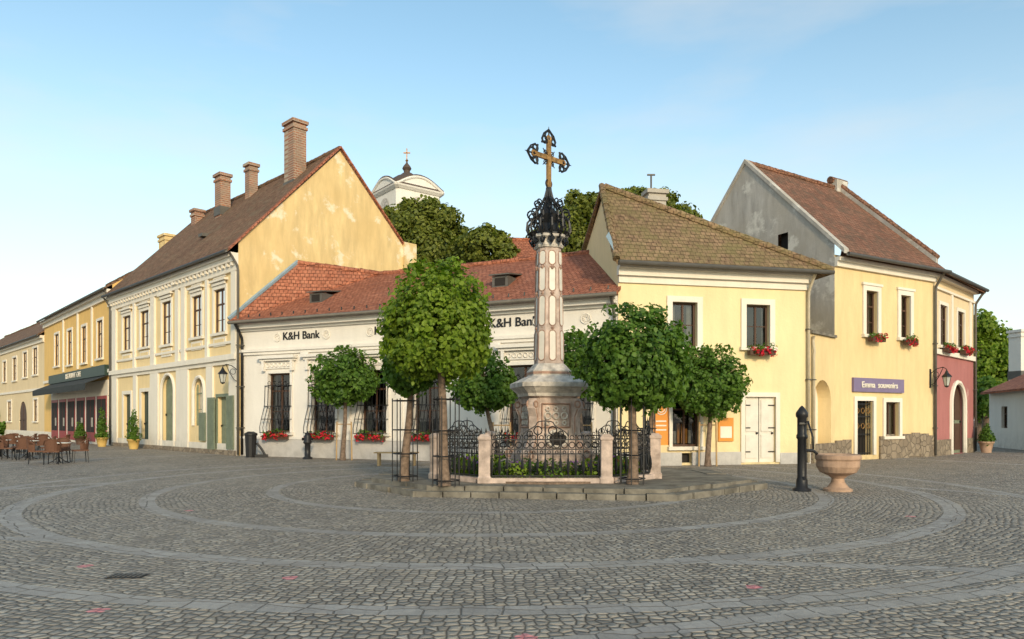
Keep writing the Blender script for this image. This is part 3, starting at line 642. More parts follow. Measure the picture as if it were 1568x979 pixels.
g=Grp('white_house'); fW=Fac((27.9,42),(25.9,35.5)); wall(g,fW,0,fW.L+4,0,3.1,[dict(r=(2,2.9,1.1,2.3),fm='wood')],'bank'); gableroof(g,fW,0,fW.L+4,3.1,5.0,3.5,'roofB',wallm='bank'); chimney(g,(X(1562,45),45),.9,.8,4,Zh(506,45),.3,'bank')
g.done()
g=Grp('distant_house'); fX=Fac((X(-150,95),95),(X(30,110),110)); wall(g,fX,0,fX.L,0,6,[],'bank'); gableroof(g,fX,0,fX.L,6,10,5,'roofB',wallm='bank'); g.done()
g=Grp('red_roofed_house'); fX=Fac((X(768,42),42),(X(835,42),42)); wall(g,fX,0,fX.L,0,9.6,[],'bank'); gableroof(g,fX,0,fX.L,9.6,Zh(368,45),3,'roofB',wallm='bank'); g.done()

# ================= church tower =================
g=Grp('church_tower'); d=80; c=(X(623,d),d,0); ro=math.radians(38); S=2.75; z=Zh(304,d)
T=g.p('tower_walls','church'); T.sq(c,[(S,0),(S,z)],ro,.1)
T.sq(c,[(S+.1,z),(S+.35,z+.25),(S+.4,z+.4)],ro,.1)
for k in range(4):
    t=ro+k*math.pi/2; nx=V((math.cos(t),math.sin(t),0)); ux=V((-nx.y,nx.x,0)); base=V(c)+nx*(S+.2)+V((0,0,z+.4))
    arc=[base+ux*(2.9*math.cos(s))+V((0,0,1.15*max(0,math.sin(s))**2.6)) for s in np.linspace(0,math.pi,21)]
    T.poly(arc); g.p('cornice','church').tube(arc,.16,6)
    g.p('cornice_capping','bell').tube([p+V((0,0,.2)) for p in arc],.09,5)
    cl=V(c)+nx*(S+.05)+V((0,0,z-1.5)); g.p('clock_face','pales').poly([cl+ux*math.cos(s)*1.0+V((0,0,math.sin(s)*1.0)) for s in np.linspace(0,2*math.pi,20)[:-1]])
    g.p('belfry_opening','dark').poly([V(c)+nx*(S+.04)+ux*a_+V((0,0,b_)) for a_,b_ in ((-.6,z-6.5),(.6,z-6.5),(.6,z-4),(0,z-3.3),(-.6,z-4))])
B=g.p('bell_roof','bell'); B.sq(c,[(S+.35,z+.42),(S-.1,z+1.1),(S-.7,z+1.7),(S-1.5,z+2.15),(.7,z+2.5),(.4,z+2.8)],ro,.15)
B.lathe(c,[(.35,z+2.8),(.35,z+3.05),(.52,z+3.3),(.4,z+3.55),(.12,z+3.9),(.05,z+4.2)],12)
go=g.p('finial_cross','gold'); go.cbox((c[0],c[1],z+4.15),.1,.1,1.4); go.cbox((c[0],c[1],z+5.0),.75,.1,.12); go.lathe((c[0],c[1],z+4.2),[(.02,-.2),(.18,0),(.02,.2)],10)
g.done()

# ================= ground =================
def ground():
    m,nt,b=newmat('cobblestone_paving')
    pos=N(nt,'ShaderNodeNewGeometry').outputs['Position']; sp=N(nt,'ShaderNodeSeparateXYZ'); nt.links.new(pos,sp.inputs[0])
    wv=noise(nt,pos,.6,2); wv=mth(nt,'MULTIPLY',mth(nt,'SUBTRACT',wv,.5),.3)
    dx=mth(nt,'ADD',sp.outputs[0],.5); dy=mth(nt,'SUBTRACT',sp.outputs[1],17.3)
    r=mth(nt,'SQRT',mth(nt,'ADD',mth(nt,'MULTIPLY',dx,dx),mth(nt,'MULTIPLY',dy,dy))); th=mth(nt,'ARCTAN2',dx,mth(nt,'MULTIPLY',dy,-1.0))
    r2=mth(nt,'ADD',r,wv); SC=10.2; BW=12/SC
    band=mth(nt,'FLOOR',mth(nt,'DIVIDE',r2,BW)); u=mth(nt,'MULTIPLY',th,mth(nt,'MULTIPLY',mth(nt,'ADD',band,.5),BW))
    u=mth(nt,'ADD',u,mth(nt,'MULTIPLY',band,3.77))
    cb=N(nt,'ShaderNodeCombineXYZ'); nt.links.new(u,cb.inputs[0]); nt.links.new(r2,cb.inputs[1])
    def vor(scale,rnd,vec):
        a=N(nt,'ShaderNodeTexVoronoi',voronoi_dimensions='2D'); e=N(nt,'ShaderNodeTexVoronoi',voronoi_dimensions='2D',feature='DISTANCE_TO_EDGE')
        for q in (a,e): q.inputs['Scale'].default_value=scale; q.inputs['Randomness'].default_value=rnd; nt.links.new(vec,q.inputs['Vector'])
        s=N(nt,'ShaderNodeSeparateColor'); nt.links.new(a.outputs['Color'],s.inputs[0]); return s.outputs[0],s.outputs[1],e.outputs['Distance']
    r_,g_,e_=vor(SC,.6,cb.outputs[0])
    c=mixc(nt,r_,(.21,.185,.155),(.42,.375,.315)); c=mixc(nt,mth(nt,'MULTIPLY',ramp(nt,g_,.7,1),.75),c,(.47,.39,.29))
    c=mixc(nt,mth(nt,'MULTIPLY',ramp(nt,g_,.22,0),.65),c,(.14,.135,.13))
    e1=ramp(nt,e_,.02,.16); c=mixc(nt,e1,(.075,.06,.045),c)
    r3,g3,e3=vor(2.9,.35,cb.outputs[0]); cs=mixc(nt,r3,(.29,.27,.25),(.4,.375,.345)); es=ramp(nt,e3,.008,.03); cs=mixc(nt,es,(.14,.12,.1),cs)
    cs=mixc(nt,mth(nt,'MULTIPLY',ramp(nt,noise(nt,pos,9,5,.7),.4,.7),.4),cs,(.22,.2,.18))
    mask=None
    rr=mth(nt,'ADD',r,mth(nt,'MULTIPLY',wv,.12))
    for rad,w in ((5.0,.13),(7.4,.14),(9.5,.16),(11.3,.14),(20,.2),(27,.2)):
        k=mth(nt,'LESS_THAN',mth(nt,'ABSOLUTE',mth(nt,'SUBTRACT',rr,rad)),w); mask=k if mask is None else mth(nt,'MAXIMUM',mask,k)
    for (nx_,ny_,cc,w) in ((.17,.985,8.35,.12),(-.35,.936,4.7,.12),(.8,.6,17.5,.14),(-.75,.66,19.5,.14)):
        q=mth(nt,'SUBTRACT',mth(nt,'ADD',mth(nt,'MULTIPLY',sp.outputs[0],nx_),mth(nt,'MULTIPLY',sp.outputs[1],ny_)),cc)
        k=mth(nt,'MULTIPLY',mth(nt,'LESS_THAN',mth(nt,'ABSOLUTE',q),w),mth(nt,'GREATER_THAN',r,9.5)); mask=mth(nt,'MAXIMUM',mask,k)
    c=mixc(nt,mth(nt,'MULTIPLY',mask,.85),c,cs)
    c=mixc(nt,mth(nt,'MULTIPLY',ramp(nt,noise(nt,pos,.35,6,.65),.4,.7),.35),c,(.4,.35,.28))
    c=mixc(nt,mth(nt,'MULTIPLY',ramp(nt,noise(nt,pos,1.1,6,.7),.48,.75),.5),c,(.14,.12,.1))
    pm=None
    for px,py in ((150,935),(445,885),(1155,899),(130,867),(290,782),(805,976),(1395,791)):
        d=F*H/(py-HY); x=X(px,d)
        dd=mth(nt,'SQRT',mth(nt,'ADD',mth(nt,'POWER',mth(nt,'ABSOLUTE',mth(nt,'SUBTRACT',sp.outputs[0],x)),2.0),mth(nt,'POWER',mth(nt,'ABSOLUTE',mth(nt,'SUBTRACT',sp.outputs[1],d)),2.0)))
        k=mth(nt,'LESS_THAN',mth(nt,'ADD',dd,mth(nt,'MULTIPLY',noise(nt,pos,14,3),.12)),.14); pm=k if pm is None else mth(nt,'MAXIMUM',pm,k)
    c=mixc(nt,mth(nt,'MULTIPLY',pm,.6),c,(.75,.22,.25))
    nt.links.new(c,b.inputs['Base Color']); b.inputs['Roughness'].default_value=.7; b.inputs['Specular IOR Level'].default_value=.3
    h=mth(nt,'ADD',mth(nt,'MULTIPLY',mth(nt,'POWER',ramp(nt,e_,.0,.35),.6),mth(nt,'SUBTRACT',1.0,mask)),mth(nt,'MULTIPLY',mask,mth(nt,'MULTIPLY',es,.8)))
    h=mth(nt,'ADD',h,mth(nt,'MULTIPLY',r_,.35)); h=mth(nt,'ADD',h,mth(nt,'MULTIPLY',noise(nt,pos,60,4),.3))
    bp=N(nt,'ShaderNodeBump'); bp.inputs['Strength'].default_value=1; bp.inputs['Distance'].default_value=.022
    nt.links.new(h,bp.inputs['Height']); nt.links.new(bp.outputs[0],b.inputs['Normal'])
    mb=MB(m); S=700; mb.poly([(-S,-S,0),(S,-S,0),(S,S,0),(-S,S,0)]); mb.obj('cobbled_ground')
ground()
g=Grp('drain_grate'); d=F*H/(883-HY); x=X(195,d); g.p('frame','iron').cbox((x,d,.004),.36,.2,.006)
for i in range(7): g.p('bars','zinc').cbox((x-.15+i*.05,d,.012),.025,.16,.006)
g.done()

# ================= monument platform =================
g=Grp('stone_platform')
pl=[(-3.7,17.0),(-2.0,14.75),(3.2,13.95),(5.85,16.5),(5.7,20),(3.5,22.2),(-1,22.2),(-3.6,20)]
cx,cy=1.0,17.9
def ring_stones(pl,z0,z1,w,mname,seg=.75):
    mb=g.p('kerb_stones',mname); n=len(pl)
    for i in range(n):
        a=V((*pl[i],0)); b=V((*pl[(i+1)%n],0)); L=(b-a).length; k=int(L/seg); t=(b-a).normalized(); nn=V((t.y,-t.x,0))
        if nn.dot(a-V((cx,cy,0)))<0: nn=-nn
        for j in range(k):
            s0=L*j/k+.014; s1=L*(j+1)/k-.014; jt=random.uniform(-.035,.035)
            mb.box(a+t*s0-nn*w+V((0,0,z0)),t*(s1-s0),nn*(w+jt),V((0,0,z1-z0+random.uniform(-.014,.014))))
ring_stones(pl,0,.12,.5,'slab',.55); 
pl2=[(cx+(x-cx)*.93,cy+(y-cy)*.93) for x,y in pl]
ring_stones(pl2,.1,.21,.5,'slab',.7)
g.p('paving','slab').slab([(cx+(x-cx)*.88,cy+(y-cy)*.88,.205) for x,y in pl],.2)
g.done()
PZ=.21

# ================= monument fence =================
g=Grp('wrought_iron_fence'); ir=g.p('railings','iron')
oc=(.78,17.5); fv=[(-.6,15.65),(2.05,15.65),(3.35,16.9),(3.35,18.6),(2.05,19.8),(-.6,19.8),(-1.8,18.6),(-1.8,16.9)]
for i,(x,y) in enumerate(fv):
    p=g.p('stone_posts','pinks'); p.sq((x,y,PZ),[(.15,0),(.15,.12),(.125,.15),(.125,.92),(.145,.95),(.145,1.0),(.08,1.06)],0,.08)
for i in range(8):
    a=V((*fv[i],PZ)); b=V((*fv[(i+1)%8],PZ)); t=(b-a).normalized(); L=(b-a).length-.32; a=a+t*.16
    up=V((0,0,1)); nn=t.cross(up)
    for z in (.14,.62,.72,.93): ir.box(a+up*z-nn*.012,t*L,nn*.024,up*.025)
    n=int(L/.165)
    g.p('base_kerb','pinks').box(a-nn*.12-t*.01,t*(L+.02),nn*.24,V((0,0,.11)))
    for j in range(n+1):
        p=a+t*(L*j/n)
        ir.tube([p+up*z for z in (.14,.2,.27,.36,.46,.55,.62)],[.013,.016,.034,.04,.03,.015,.013],6)
        ir.tube([p+up*.62,p+up*1.02],.012,5); ir.tube([p+up*1.0,p+up*1.05,p+up*1.16],[.01,.028,.002],5)
        if j<n:
            q=p+t*(L/n/2); ir.torus(q+up*.825,.065,.011,t,up,10,4); ir.torus(q+up*.67,.03,.009,t,up,8,4)
            ir.torus(q+up*.3,.035,.009,t,up,8,4); ir.torus(q+up*.99,.045,.01,t,up,8,4)
    m=a+t*L/2
    for s in (-1,1):
        pts=[m+t*s*(.5*(1-k/10.)+.04*math.sin(k))+up*(1.0+.35*math.sin(k/10*math.pi/2)) for k in range(11)]; ir.tube(pts,.013,5)
        ir.torus(m+t*s*.16+up*1.14,.09,.013,t,up,12,4); ir.torus(m+t*s*.34+up*1.07,.06,.012,t,up,12,4)
    ir.tube([m+up*1.0,m+up*1.3,m+up*1.45],[.014,.022,.002],5)
g.done()
g=Grp('flower_bed'); bl=[]
for i in range(46):
    t=2*math.pi*i/46; rr_=1.72+random.uniform(-.15,.12); bl.append((oc[0]+rr_*1.15*math.cos(t),oc[1]+rr_*math.sin(t),PZ+.22,.26,.24,random.uniform(.18,.32)))
leaves(g.p('shrubs','leafA'),bl[::2],4500,.08,10,.3); leaves(g.p('shrubs_dark','leafB'),bl[1::2],4500,.08,10,.3)
leaves(g.p('purple_flowers','purple'),[(b[0],b[1],b[2]+.16,.15,.15,.1) for b in random.sample(bl,14)],700,.05,5,.3)
leaves(g.p('red_flowers','red'),[(b[0],b[1],b[2]+.16,.12,.12,.08) for b in random.sample(bl,8)],160,.05,5,.3)
g.p('soil','bark').lathe((oc[0],oc[1],PZ-.02),[(2.2,0),(2.2,.06)],20)
g.done()

# ================= cross column =================
g=Grp('cross_monument_column'); C=(.89,17.4,PZ); RO=math.radians(14)
pk=g.p('pedestal','pinks'); pw=g.p('pale_stone','pales'); rs_=g.p('rose_inlay','rust')
pk.sq(C,[(1.15,0),(1.15,.16),(1.05,.18),(1.05,.36),(.98,.4)],RO,.3)
pk.sq(C,[(.8,.4),(.8,.55),(.7,.62),(.64,.75),(.58,1.1),(.55,1.6),(.55,1.88),(.62,1.93)],RO,.3)
pw.sq(C,[(.64,1.93),(.66,2.0),(.78,2.12),(.82,2.15),(.82,2.25),(.72,2.3),(.5,2.42)],RO,.25)
pw.sq(C,[(.47,2.42),(.47,2.55),(.42,2.6),(.36,2.68),(.32,2.72)],RO,.35)
rs_.sq(C,[(.475,2.46),(.475,2.52)],RO,.35)
pk.sq(C,[(.32,2.72),(.265,5.5)],RO,.42)
pw.sq(C,[(.3,5.5),(.33,5.55),(.29,5.6),(.29,5.68),(.38,5.74),(.38,5.8)],RO,.4)
for k in range(4):
    t=RO+math.pi/4+k*math.pi/2; dr=V((math.cos(t),math.sin(t),0)); sd=V((-dr.y,dr.x,0)); o=V(C)
    prof=[(.98,.4),(1.14,.42),(1.2,.56),(1.12,.68),(.98,.72),(.86,.85),(.79,1.1),(.79,1.45),(.88,1.65),(.86,1.8),(.78,1.88),(.6,1.88),(.6,.4)]
    A=[o+dr*x+V((0,0,z))+sd*.1 for x,z in prof]; B_=[p-sd*.2 for p in A]; pk.poly(A); pk.poly(B_)
    for i in range(len(A)): pk.poly([A[i],A[(i+1)%len(A)],B_[(i+1)%len(A)],B_[i]])
    for q in (-1,1):
        rs_.torus(o+dr*1.06+V((0,0,.56))+sd*.1*q,.09,.025,dr,V((0,0,1)),12,5); rs_.torus(o+dr*.82+V((0,0,1.74))+sd*.1*q,.07,.022,dr,V((0,0,1)),12,5)
        rs_.tube([o+dr*x+V((0,0,z))+sd*.1*q for x,z in ((.95,.72),(.84,.87),(.75,1.1),(.75,1.45),(.82,1.62))],.018,5)
def oval(mb,fn,u0,z0,ru,rz,dep,th):
    pts=[(u0+ru*math.cos(s),z0+rz*math.sin(s)) for s in np.linspace(0,2*math.pi,25)[:-1]]
    if th: mb.tube([fn(u,dep,z) for u,z in pts+[pts[0],pts[1]]],th,5)
    else: mb.poly([fn(u,dep,z) for u,z in pts])
for k in range(8):
    t=RO-math.pi/2+k*math.pi/4; nv=V((math.cos(t),math.sin(t),0)); ux=V((-nv.y,nv.x,0)); o=V(C); main=(k%2==0)
    fn=lambda u,d,z: o+ux*u+nv*d+V((0,0,z))
    if k==0:
        oval(g.p('oval_niche','dark'),fn,0,.93,.2,.15,.7,0); oval(pw,fn,0,.93,.24,.19,.69,.04)
    if main:
        pts=[fn(-.34,.6,1.2),fn(.34,.6,1.2),fn(.34,.58,1.75),fn(-.34,.58,1.75)]; rs_.tube(pts+[pts[0]],.022,4)
        for j in range(3):
            pw.torus(fn(-.2+.2*j,.595,1.47),.075,.022,ux,V((0,0,1)),10,4); pw.torus(fn(-.2+.2*j,.6,1.3),.045,.018,ux,V((0,0,1)),8,4); pw.torus(fn(-.2+.2*j,.59,1.63),.045,.018,ux,V((0,0,1)),8,4)
    for z0,rz in ((3.15,.36),(3.98,.36),(4.75,.3),(5.25,.17)):
        W0=.32-(z0-2.72)/(5.5-2.72)*.055
        dd=(W0+.008) if main else (W0*1.58/math.sqrt(2)+.008)
        w_=.085
        sl_=-.055/2.78*(1 if main else 1.1)
        pts=[]
        for s in np.linspace(0.01,2*math.pi+.01,21)[:-1]:
            dz=(rz-w_)*(1 if math.sin(s)>0 else -1)+w_*math.sin(s); pts.append(fn(w_*math.cos(s),dd+dz*sl_,z0+dz))
        g.p('white_panels','whitep').poly(pts); rs_.tube(pts+[pts[0],pts[1]],.013,5)
    for z in (3.57,4.4,5.02): fnz=fn(0,.3,z); rs_.lathe((fnz.x,fnz.y,fnz.z),[(.02,-.05),(.05,0),(.02,.05)],8)
ir=g.p('iron_crown','iron'); zc=C[2]+5.8
ir.lathe((C[0],C[1],zc),[(.36,0),(.36,.05),(.3,.1),(.22,.3),(.3,.5),(.1,.7),(.06,1.2)],12)
for k in range(12):
    t=2*math.pi*k/12+.1; dr=V((math.cos(t),math.sin(t),0)); o=V((C[0],C[1],zc)); up=V((0,0,1))
    ir.tube([o+dr*x+up*z for x,z in [(.34,-.1),(.46,.0),(.54,.15),(.52,.33),(.42,.44),(.36,.36),(.42,.28)]],.026,5)
    ir.tube([o+dr*x+up*z for x,z in [(.3,.1),(.38,.3),(.36,.55),(.22,.75),(.1,.95),(.05,1.15)]],.022,5); ir.torus(o+dr*.42+up*.52,.1,.02,dr,up,10,4); ir.torus(o+dr*.28+up*.8,.07,.018,dr,up,10,4); ir.torus(o+dr*.4-up*.12,.07,.02,dr,up,10,4)
    sd=V((-dr.y,dr.x,0)); ir.poly([o+dr*.36,o+dr*.44+sd*.1+up*.1,o+dr*.56+up*.02,o+dr*.44-sd*.1+up*.1]); ir.poly([o+dr*.36+up*.05,o+dr*.42+sd*.09-up*.12,o+dr*.4-up*.28,o+dr*.42-sd*.09-up*.12])
cr=g.p('gilded_cross','gold'); ax=V((math.cos(math.radians(42)),math.sin(math.radians(42)),0)); ay=V((-ax.y,ax.x,0)); o=V((C[0],C[1],0)); up=V((0,0,1)); zb=7.0; zt=8.35; za=7.92
cr.box(o-ax*.055-ay*.035+up*zb,ax*.11,ay*.07,up*(zt-zb)); cr.box(o-ax*.45-ay*.033+up*(za-.055),ax*.9,ay*.066,up*.11)
def flour(c,d1,d2):
    for s,w_ in ((0,.17),(-.14,.11),(.14,.11)): ir.torus(c+d1*(.1 if s==0 else .0)+d2*s,w_*.75,.026,d1,d2,12,5)
    ir.tube([c-d1*.08-d2*.24,c,c-d1*.08+d2*.24],.026,5); ir.tube([c,c+d1*.34],[.03,.008],5); cr.torus(c+d1*.05,.06,.03,d1,d2,10,5)
    ir.tube([c+d2*.24,c+d1*.14+d2*.17,c+d1*.27],.022,5); ir.tube([c-d2*.24,c+d1*.14-d2*.17,c+d1*.27],.022,5)
flour(o+ax*.45+up*za,ax,up); flour(o-ax*.45+up*za,-ax,up); flour(o+up*8.34,up,ax)
for s in (-1,1):
    for q in (-1,1):
        dv=(ax*s+up*q).normalized(); ir.tube([o+up*za,o+up*za+dv*.28],[.03,.01],5); ir.torus(o+up*za+dv*.17,.05,.014,ax,up,8,4)
ir.tube([o+up*(zb-.15),o+up*(zb+.2)],[.09,.07],8); ir.torus(o+up*(zb+.3),.1,.02,ax,up); 
g.done()

# ================= trees =================
def tree(name,px,zbase,d,crown,n,lm,size=.13,guard=False,tr=.075):
    g=Grp(name); x=X(px,d); cxp,cyp,wpx,hpx=crown; cc=V((X(cxp,d),d,Zh(cyp,d))); rx=wpx/F*d; rz=hpx/F*d
    tb=g.p('trunk','bark',True); top=V((cc.x,cc.y,cc.z-rz*.35)); b=V((x,d,zbase))
    pts=[]; rs=[]
    for k in range(9):
        s=k/8; p=b.lerp(top,s)+V((math.sin(s*5+px)*.03,math.cos(s*4+px)*.03,0)); pts.append(p); rs.append(tr*(1.35-.6*s) if k else tr*1.7)
    tb.tube(pts,rs,10)
    for k in range(11):
        t=2*math.pi*k/11+random.random(); e=random.uniform(.1,.9); st=pts[-1-(k%2)]
        en=cc+V((math.cos(t)*rx*.8*math.cos(e),math.sin(t)*rx*.8*math.cos(e),rz*.75*math.sin(e)-rz*.15)); md=st.lerp(en,.5)+V((0,0,.12))
        tb.tube([st,md,en],[tr*.5,tr*.32,tr*.1],6)
        for q in range(2):
            e2=md+V((random.uniform(-.5,.5)*rx,random.uniform(-.5,.5)*rx,random.uniform(.1,.4)*rz)); tb.tube([md,e2],[tr*.25,tr*.06],5)
    bl=[(cc.x,cc.y,cc.z,rx*.95,rx*.95,rz*.95),(cc.x-rx*.28,cc.y-.1,cc.z-rz*.2,rx*.62,rx*.62,rz*.62),(cc.x+rx*.3,cc.y+.05,cc.z-rz*.1,rx*.62,rx*.62,rz*.62)]
    leaves(g.p('foliage',lm),bl,n,size,170,.085,.28,.45,1.07)
    sh=[]
    for k in range(30):
        t=random.uniform(0,2*math.pi); e=random.uniform(-.8,1.4); q=1.0
        sh.append((cc.x+rx*q*math.cos(t)*math.cos(e),cc.y+rx*q*math.sin(t)*math.cos(e),cc.z+rz*q*math.sin(e),.16,.16,.16))
    leaves(g.p('foliage',lm),sh,550,size,6,.35,.3)
    if guard:
        ir=g.p('iron_tree_guard','iron'); R=.28
        for i in range(6):
            t=math.pi/3*i+.3; ir.tube([(x+R*math.cos(t),d+R*math.sin(t),zbase),(x+R*math.cos(t),d+R*math.sin(t),zbase+1.85)],.013,5)
        for z in (.12,.62,1.15,1.8): ir.torus((x,d,zbase+z),R,.014,V((1,0,0)),V((0,1,0)),6,4)
    else:
        st=g.p('tree_stakes','lwood')
        for s in (-1,1): st.tube([(x+s*.3,d+.1,0),(x+s*.28,d+.1,1.5)],.03,6)
        st.tube([(x-.3,d+.1,1.4),(x+.3,d+.1,1.4)],.02,6)
    g.done()
tree('globe_maple_tree',683,PZ,14.95,(671,498,90,98),20000,'leafA',.105,True,.085)
tree('globe_maple_tree.001',620,PZ,16.1,(628,560,42,50),6000,'leafB',.115,True,.08)
tree('globe_maple_tree.002',526,0,27.9,(528,580,52,46),8500,'leafB',.13)
tree('globe_maple_tree.003',768,0,23.3,(742,590,54,46),8000,'leafB',.125)
tree('globe_maple_tree.004',968,PZ,15.4,(969,553,88,84),18000,'leafB',.105,True,.085)
tree('globe_maple_tree.005',1085,0,24.3,(1087,588,58,57),9500,'leafB',.13)
tree('globe_maple_tree.006',893,0,23.0,(885,560,34,52),5500,'leafB',.13)
tree('globe_maple_tree.007',988,PZ,18.4,(1005,585,40,45),4500,'leafB',.13,True)

def bgtree(name,blobs,d,n,size,lm='leafC'):
    g=Grp(name); bl=[]
    for px,py,r in blobs:
        dd=d+random.uniform(-1.5,1.5); R=r/F*dd; bl.append((X(px,dd),dd,Zh(py,dd),R,R,R*.92))
    leaves(g.p('foliage',lm),bl,n,size,34,.2,.3,.3,1.2)
    tb=g.p('trunk','bark',True); c=bl[0]; tb.tube([(c[0],c[1],0),(c[0],c[1],c[2]*.6),(c[0],c[1],c[2])],[.4,.3,.1],8)
    for b in bl: tb.tube([(c[0],c[1],c[2]*.6),(b[0],b[1],b[2])],[.2,.05],6)
    g.done()
bgtree('background_tree',[(640,345,40),(608,338,24),(682,338,24),(660,318,14),(625,318,14),(600,375,32),(650,385,45),(700,372,26)],48,17000,.27)
bgtree('background_tree.001',[(735,378,28),(745,360,16),(765,374,18),(715,388,28),(772,392,20)],44,7500,.25)
bgtree('background_tree.002',[(885,335,34),(860,350,30),(908,316,20),(880,308,16),(880,380,40),(838,372,28)],46,11000,.27)
bgtree('background_tree.003',[(985,305,18),(1018,310,20),(1040,338,28),(955,318,24),(1000,345,40),(970,298,12)],46,10000,.27)
bgtree('background_tree.004',[(1500,560,45),(1520,520,28),(1503,498,22),(1540,560,22),(1525,600,45),(1555,590,22)],56,12000,.32,'leafA')
bgtree('background_tree.005',[(1512,610,30),(1530,635,24)],50,4000,.28,'leafB')
bgtree('background_tree.006',[(-5,640,16),(3,655,10)],70,1500,.3,'leafB')

# ================= street furniture =================
g=Grp('stone_water_bowl'); d=16.0; x=X(1283,d); g.p('bowl','terra',False).lathe((x,d,0),[(.3,0),(.3,.05),(.22,.09),(.14,.2),(.13,.28),(.2,.34),(.38,.42),(.45,.55),(.45,.68),(.48,.72),(.48,.8),(.44,.82),(.4,.8),(.38,.6),(.1,.5),(.02,.5)],28); g.done()
g=Grp('hand_water_pump'); x=X(1228,d); ir=g.p('pump_body','black',True)
ir.lathe((x,d,0),[(.2,0),(.2,.05),(.13,.08),(.12,.25),(.1,.3),(.095,1.15),(.12,1.18),(.12,1.24),(.1,1.27),(.1,1.62),(.13,1.66),(.13,1.74),(.09,1.8),(.05,1.86),(.01,1.9)],16)
ir.tube([(x+.05,d,.9),(x+.25,d,.9),(x+.34,d,.82)],.035,8); ir.tube([(x,d-.05,1.5),(x+.05,d-.2,1.55),(x+.1,d-.35,1.2),(x+.1,d-.36,.95)],.02,6); ir.cbox((x,d,.25),.05,.26,.08)
g.p('bolt','zinc').tube([(x-.1,d-.11,1.5),(x+.1,d-.11,1.5)],.025,8)
g.done()
d=28.8; g=Grp('fire_hydrant'); x=X(471,d); ir=g.p('body','black',True); ir.lathe((x,d,0),[(.2,0),(.2,.06),(.12,.1),(.11,.6),(.17,.64),(.17,.7),(.14,.74),(.14,.92),(.1,1.0),(.04,1.05),(.03,1.12)],14); ir.tube([(x-.22,d,.8),(x+.22,d,.8)],.06,8); g.done()
d=31.0; g=Grp('litter_bin'); x=X(388,d-.6); b=g.p('bin','black'); b.lathe((x,d-.9,0),[(.2,0),(.24,.9),(.27,.92),(.27,1.0),(.12,1.08)],12); b.cbox((x+.45,d-.9,0),.5,.35,.12,.2); b.tube([(x+.25,d-.9,.6),(x+.45,d-.9,.35),(x+.6,d-.9,.1)],.05,6); g.done()
g=Grp('wooden_bench'); w=g.p('slats','lwood'); bx_,by_=X(606,24.5),24.5
for i in range(4): w.cbox((bx_,by_+i*.11,.43),1.5,.09,.04)
for s in (-.6,.6): g.p('legs','lwood').cbox((bx_+s,by_+.05,0),.08,.08,.43); g.p('legs','lwood').cbox((bx_+s,by_+.3,0),.08,.08,.43); g.p('legs','lwood').cbox((bx_+s,by_+.17,.36),.06,.17,.06)
g.done()
def potplant(name,u,f,dd,h,pot,cone=True):
    g=Grp(name); p=f.pt(u,dd,0); g.p('pot',pot,True).lathe((p.x,p.y,0),[(.2,0),(.3,.45),(.34,.47),(.34,.53),(.28,.53)],14)
    g.p('stem','bark').tube([(p.x,p.y,.5),(p.x,p.y,h*.8)],.03,6)
    bl=[(p.x,p.y,.55+(h-.55)*(k+.3)/4,.36*(1-k*.18),.36*(1-k*.18),.35) for k in range(4)]; leaves(g.p('foliage','leafB'),bl,1600,.09,20,.2); g.done()
potplant('potted_conifer',fC.u(228)-.1,fC,.8,2.0,'poty'); potplant('potted_conifer.001',fC.u(182),fC,.9,2.2,'poty')
potplant('potted_shrub',fB.u(150),fB,1.0,1.3,'wood'); potplant('potted_shrub.001',fF.u(1488),fF,.6,1.2,'terra')
def chair(name,x,y,rot):
    g=Grp(name); g.e.location=(x,y,0); g.e.rotation_euler=(0,0,rot); w=g.p('seat_and_back','wicker')
    w.cbox((0,0,.43),.5,.48,.05)
    rs=[]
    for k in range(9):
        t=math.pi*(.05+.9*k/8); r0=.26; rs.append((r0*math.cos(t),r0*math.sin(t)))
    for k in range(8):
        a,b=rs[k],rs[k+1]; h=.9 if 1<k<6 else .7
        w.poly([(a[0],a[1],.46),(b[0],b[1],.46),(b[0]*1.1,b[1]*1.15,h),(a[0]*1.1,a[1]*1.15,h)])
    w.tube([(a[0]*1.1,a[1]*1.15,.7+.2*math.sin(math.pi*i/8)) for i,a in enumerate(rs)],.02,5)
    l=g.p('legs','iron')
    for sx in (-.2,.2):
        for sy in (-.2,.2): l.tube([(sx*1.15,sy*1.15,0),(sx,sy,.44)],.016,5)
    g.done()
def table(name,x,y):
    g=Grp(name); t=g.p('top','whitep',True); t.lathe((x,y,.72),[(.02,0),(.38,0),(.4,.015),(.38,.03),(.02,.03)],20)
    l=g.p('pedestal','iron'); l.tube([(x,y,0.05),(x,y,.72)],.03,8)
    for k in range(4): a=k*math.pi/2+.4; l.tube([(x,y,.25),(x+.18*math.cos(a),y+.18*math.sin(a),.08),(x+.34*math.cos(a),y+.34*math.sin(a),0.01)],.02,5)
    g.done()
ci=0
for i,(px,d) in enumerate(((90,26.0),(42,28.5),(0,29.5),(70,32.5),(20,34.5),(-35,30.5))):
    x=X(px,d); table('cafe_table'+('' if i==0 else '.%03d'%i),x,d)
    for k in range(4):
        a=k*math.pi/2+.5+random.uniform(-.3,.3); chair('wicker_chair'+('' if ci==0 else '.%03d'%ci),x+.7*math.cos(a),d+.62*math.sin(a),a-math.pi/2); ci+=1

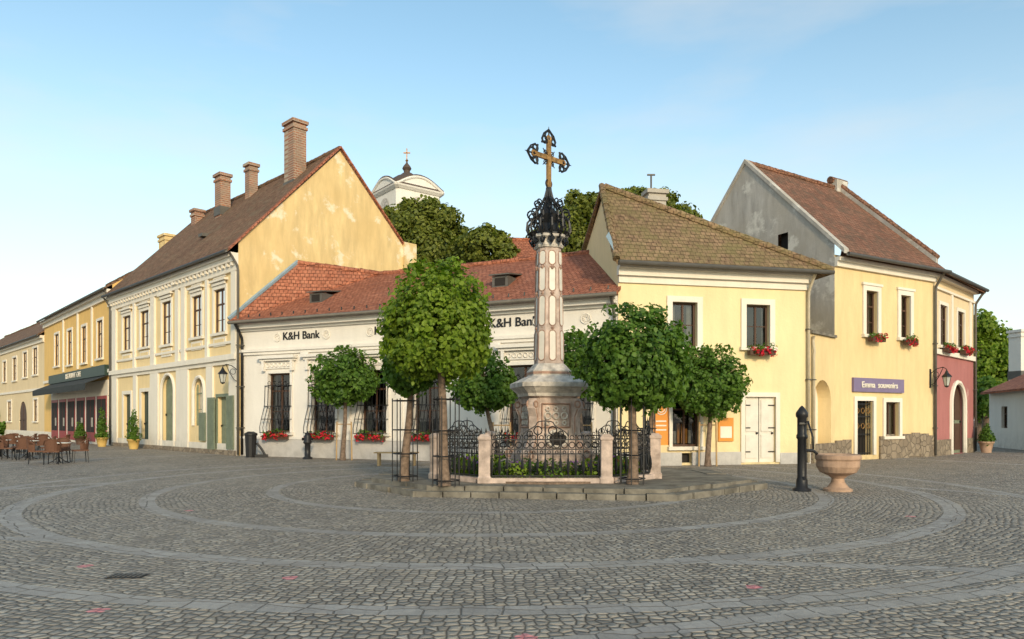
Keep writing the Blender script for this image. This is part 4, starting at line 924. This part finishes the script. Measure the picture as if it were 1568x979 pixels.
# ================= world, sun, camera =================
SE,SA=math.radians(20),math.radians(16)
w=bpy.data.worlds.new('World'); bpy.context.scene.world=w; w.use_nodes=True; nt=w.node_tree; bg=nt.nodes['Background']
sky=N(nt,'ShaderNodeTexSky'); sky.sky_type='NISHITA'; sky.sun_disc=False; sky.sun_elevation=SE; sky.sun_rotation=math.pi-SA
sky.air_density=1.0; sky.dust_density=1.0; sky.ozone_density=1.0; sky.altitude=100
tc=N(nt,'ShaderNodeTexCoord').outputs['Generated']; sp=N(nt,'ShaderNodeSeparateXYZ'); nt.links.new(tc,sp.inputs[0])
mp=N(nt,'ShaderNodeMapping'); mp.inputs['Scale'].default_value=(1.0,1.0,3.4); nt.links.new(tc,mp.inputs[0])
cl=ramp(nt,noise(nt,mp.outputs[0],2.3,7,.52),.47,.75); cl=mth(nt,'MULTIPLY',cl,.55)
hz=N(nt,'ShaderNodeMapRange'); hz.inputs[1].default_value=.5; hz.inputs[2].default_value=0.0; nt.links.new(sp.outputs[2],hz.inputs[0])
hzf=mth(nt,'MULTIPLY',mth(nt,'POWER',hz.outputs[0],1.7),.94)
c=mixc(nt,1.0,sky.outputs[0],(1.9,2.1,1.85),'MULTIPLY'); c=mixc(nt,cl,c,(6.2,6.2,6.05)); c=mixc(nt,hzf,c,(7.3,6.9,6.2)); nt.links.new(c,bg.inputs[0]); bg.inputs[1].default_value=.135
sd=bpy.data.lights.new('sun','SUN'); sd.energy=2.7; sd.angle=math.radians(5); sd.color=(1,.8,.55)
so=bpy.data.objects.new('sun',sd); bpy.context.collection.objects.link(so)
tosun=V((math.sin(SA)*math.cos(SE),-math.cos(SA)*math.cos(SE),math.sin(SE))); so.rotation_euler=tosun.to_track_quat('Z','Y').to_euler(); so.location=(5,-20,20)
cd=bpy.data.cameras.new('camera'); cd.sensor_width=36; cd.lens=36*F/1568; cd.shift_y=(HY-489.5)/1568; cd.clip_end=3000
co=bpy.data.objects.new('camera',cd); bpy.context.collection.objects.link(co); co.location=(0,0,H); co.rotation_euler=(math.pi/2,0,0)
sc=bpy.context.scene; sc.camera=co; sc.view_settings.view_transform='Standard'; sc.view_settings.look='None'; sc.view_settings.exposure=0
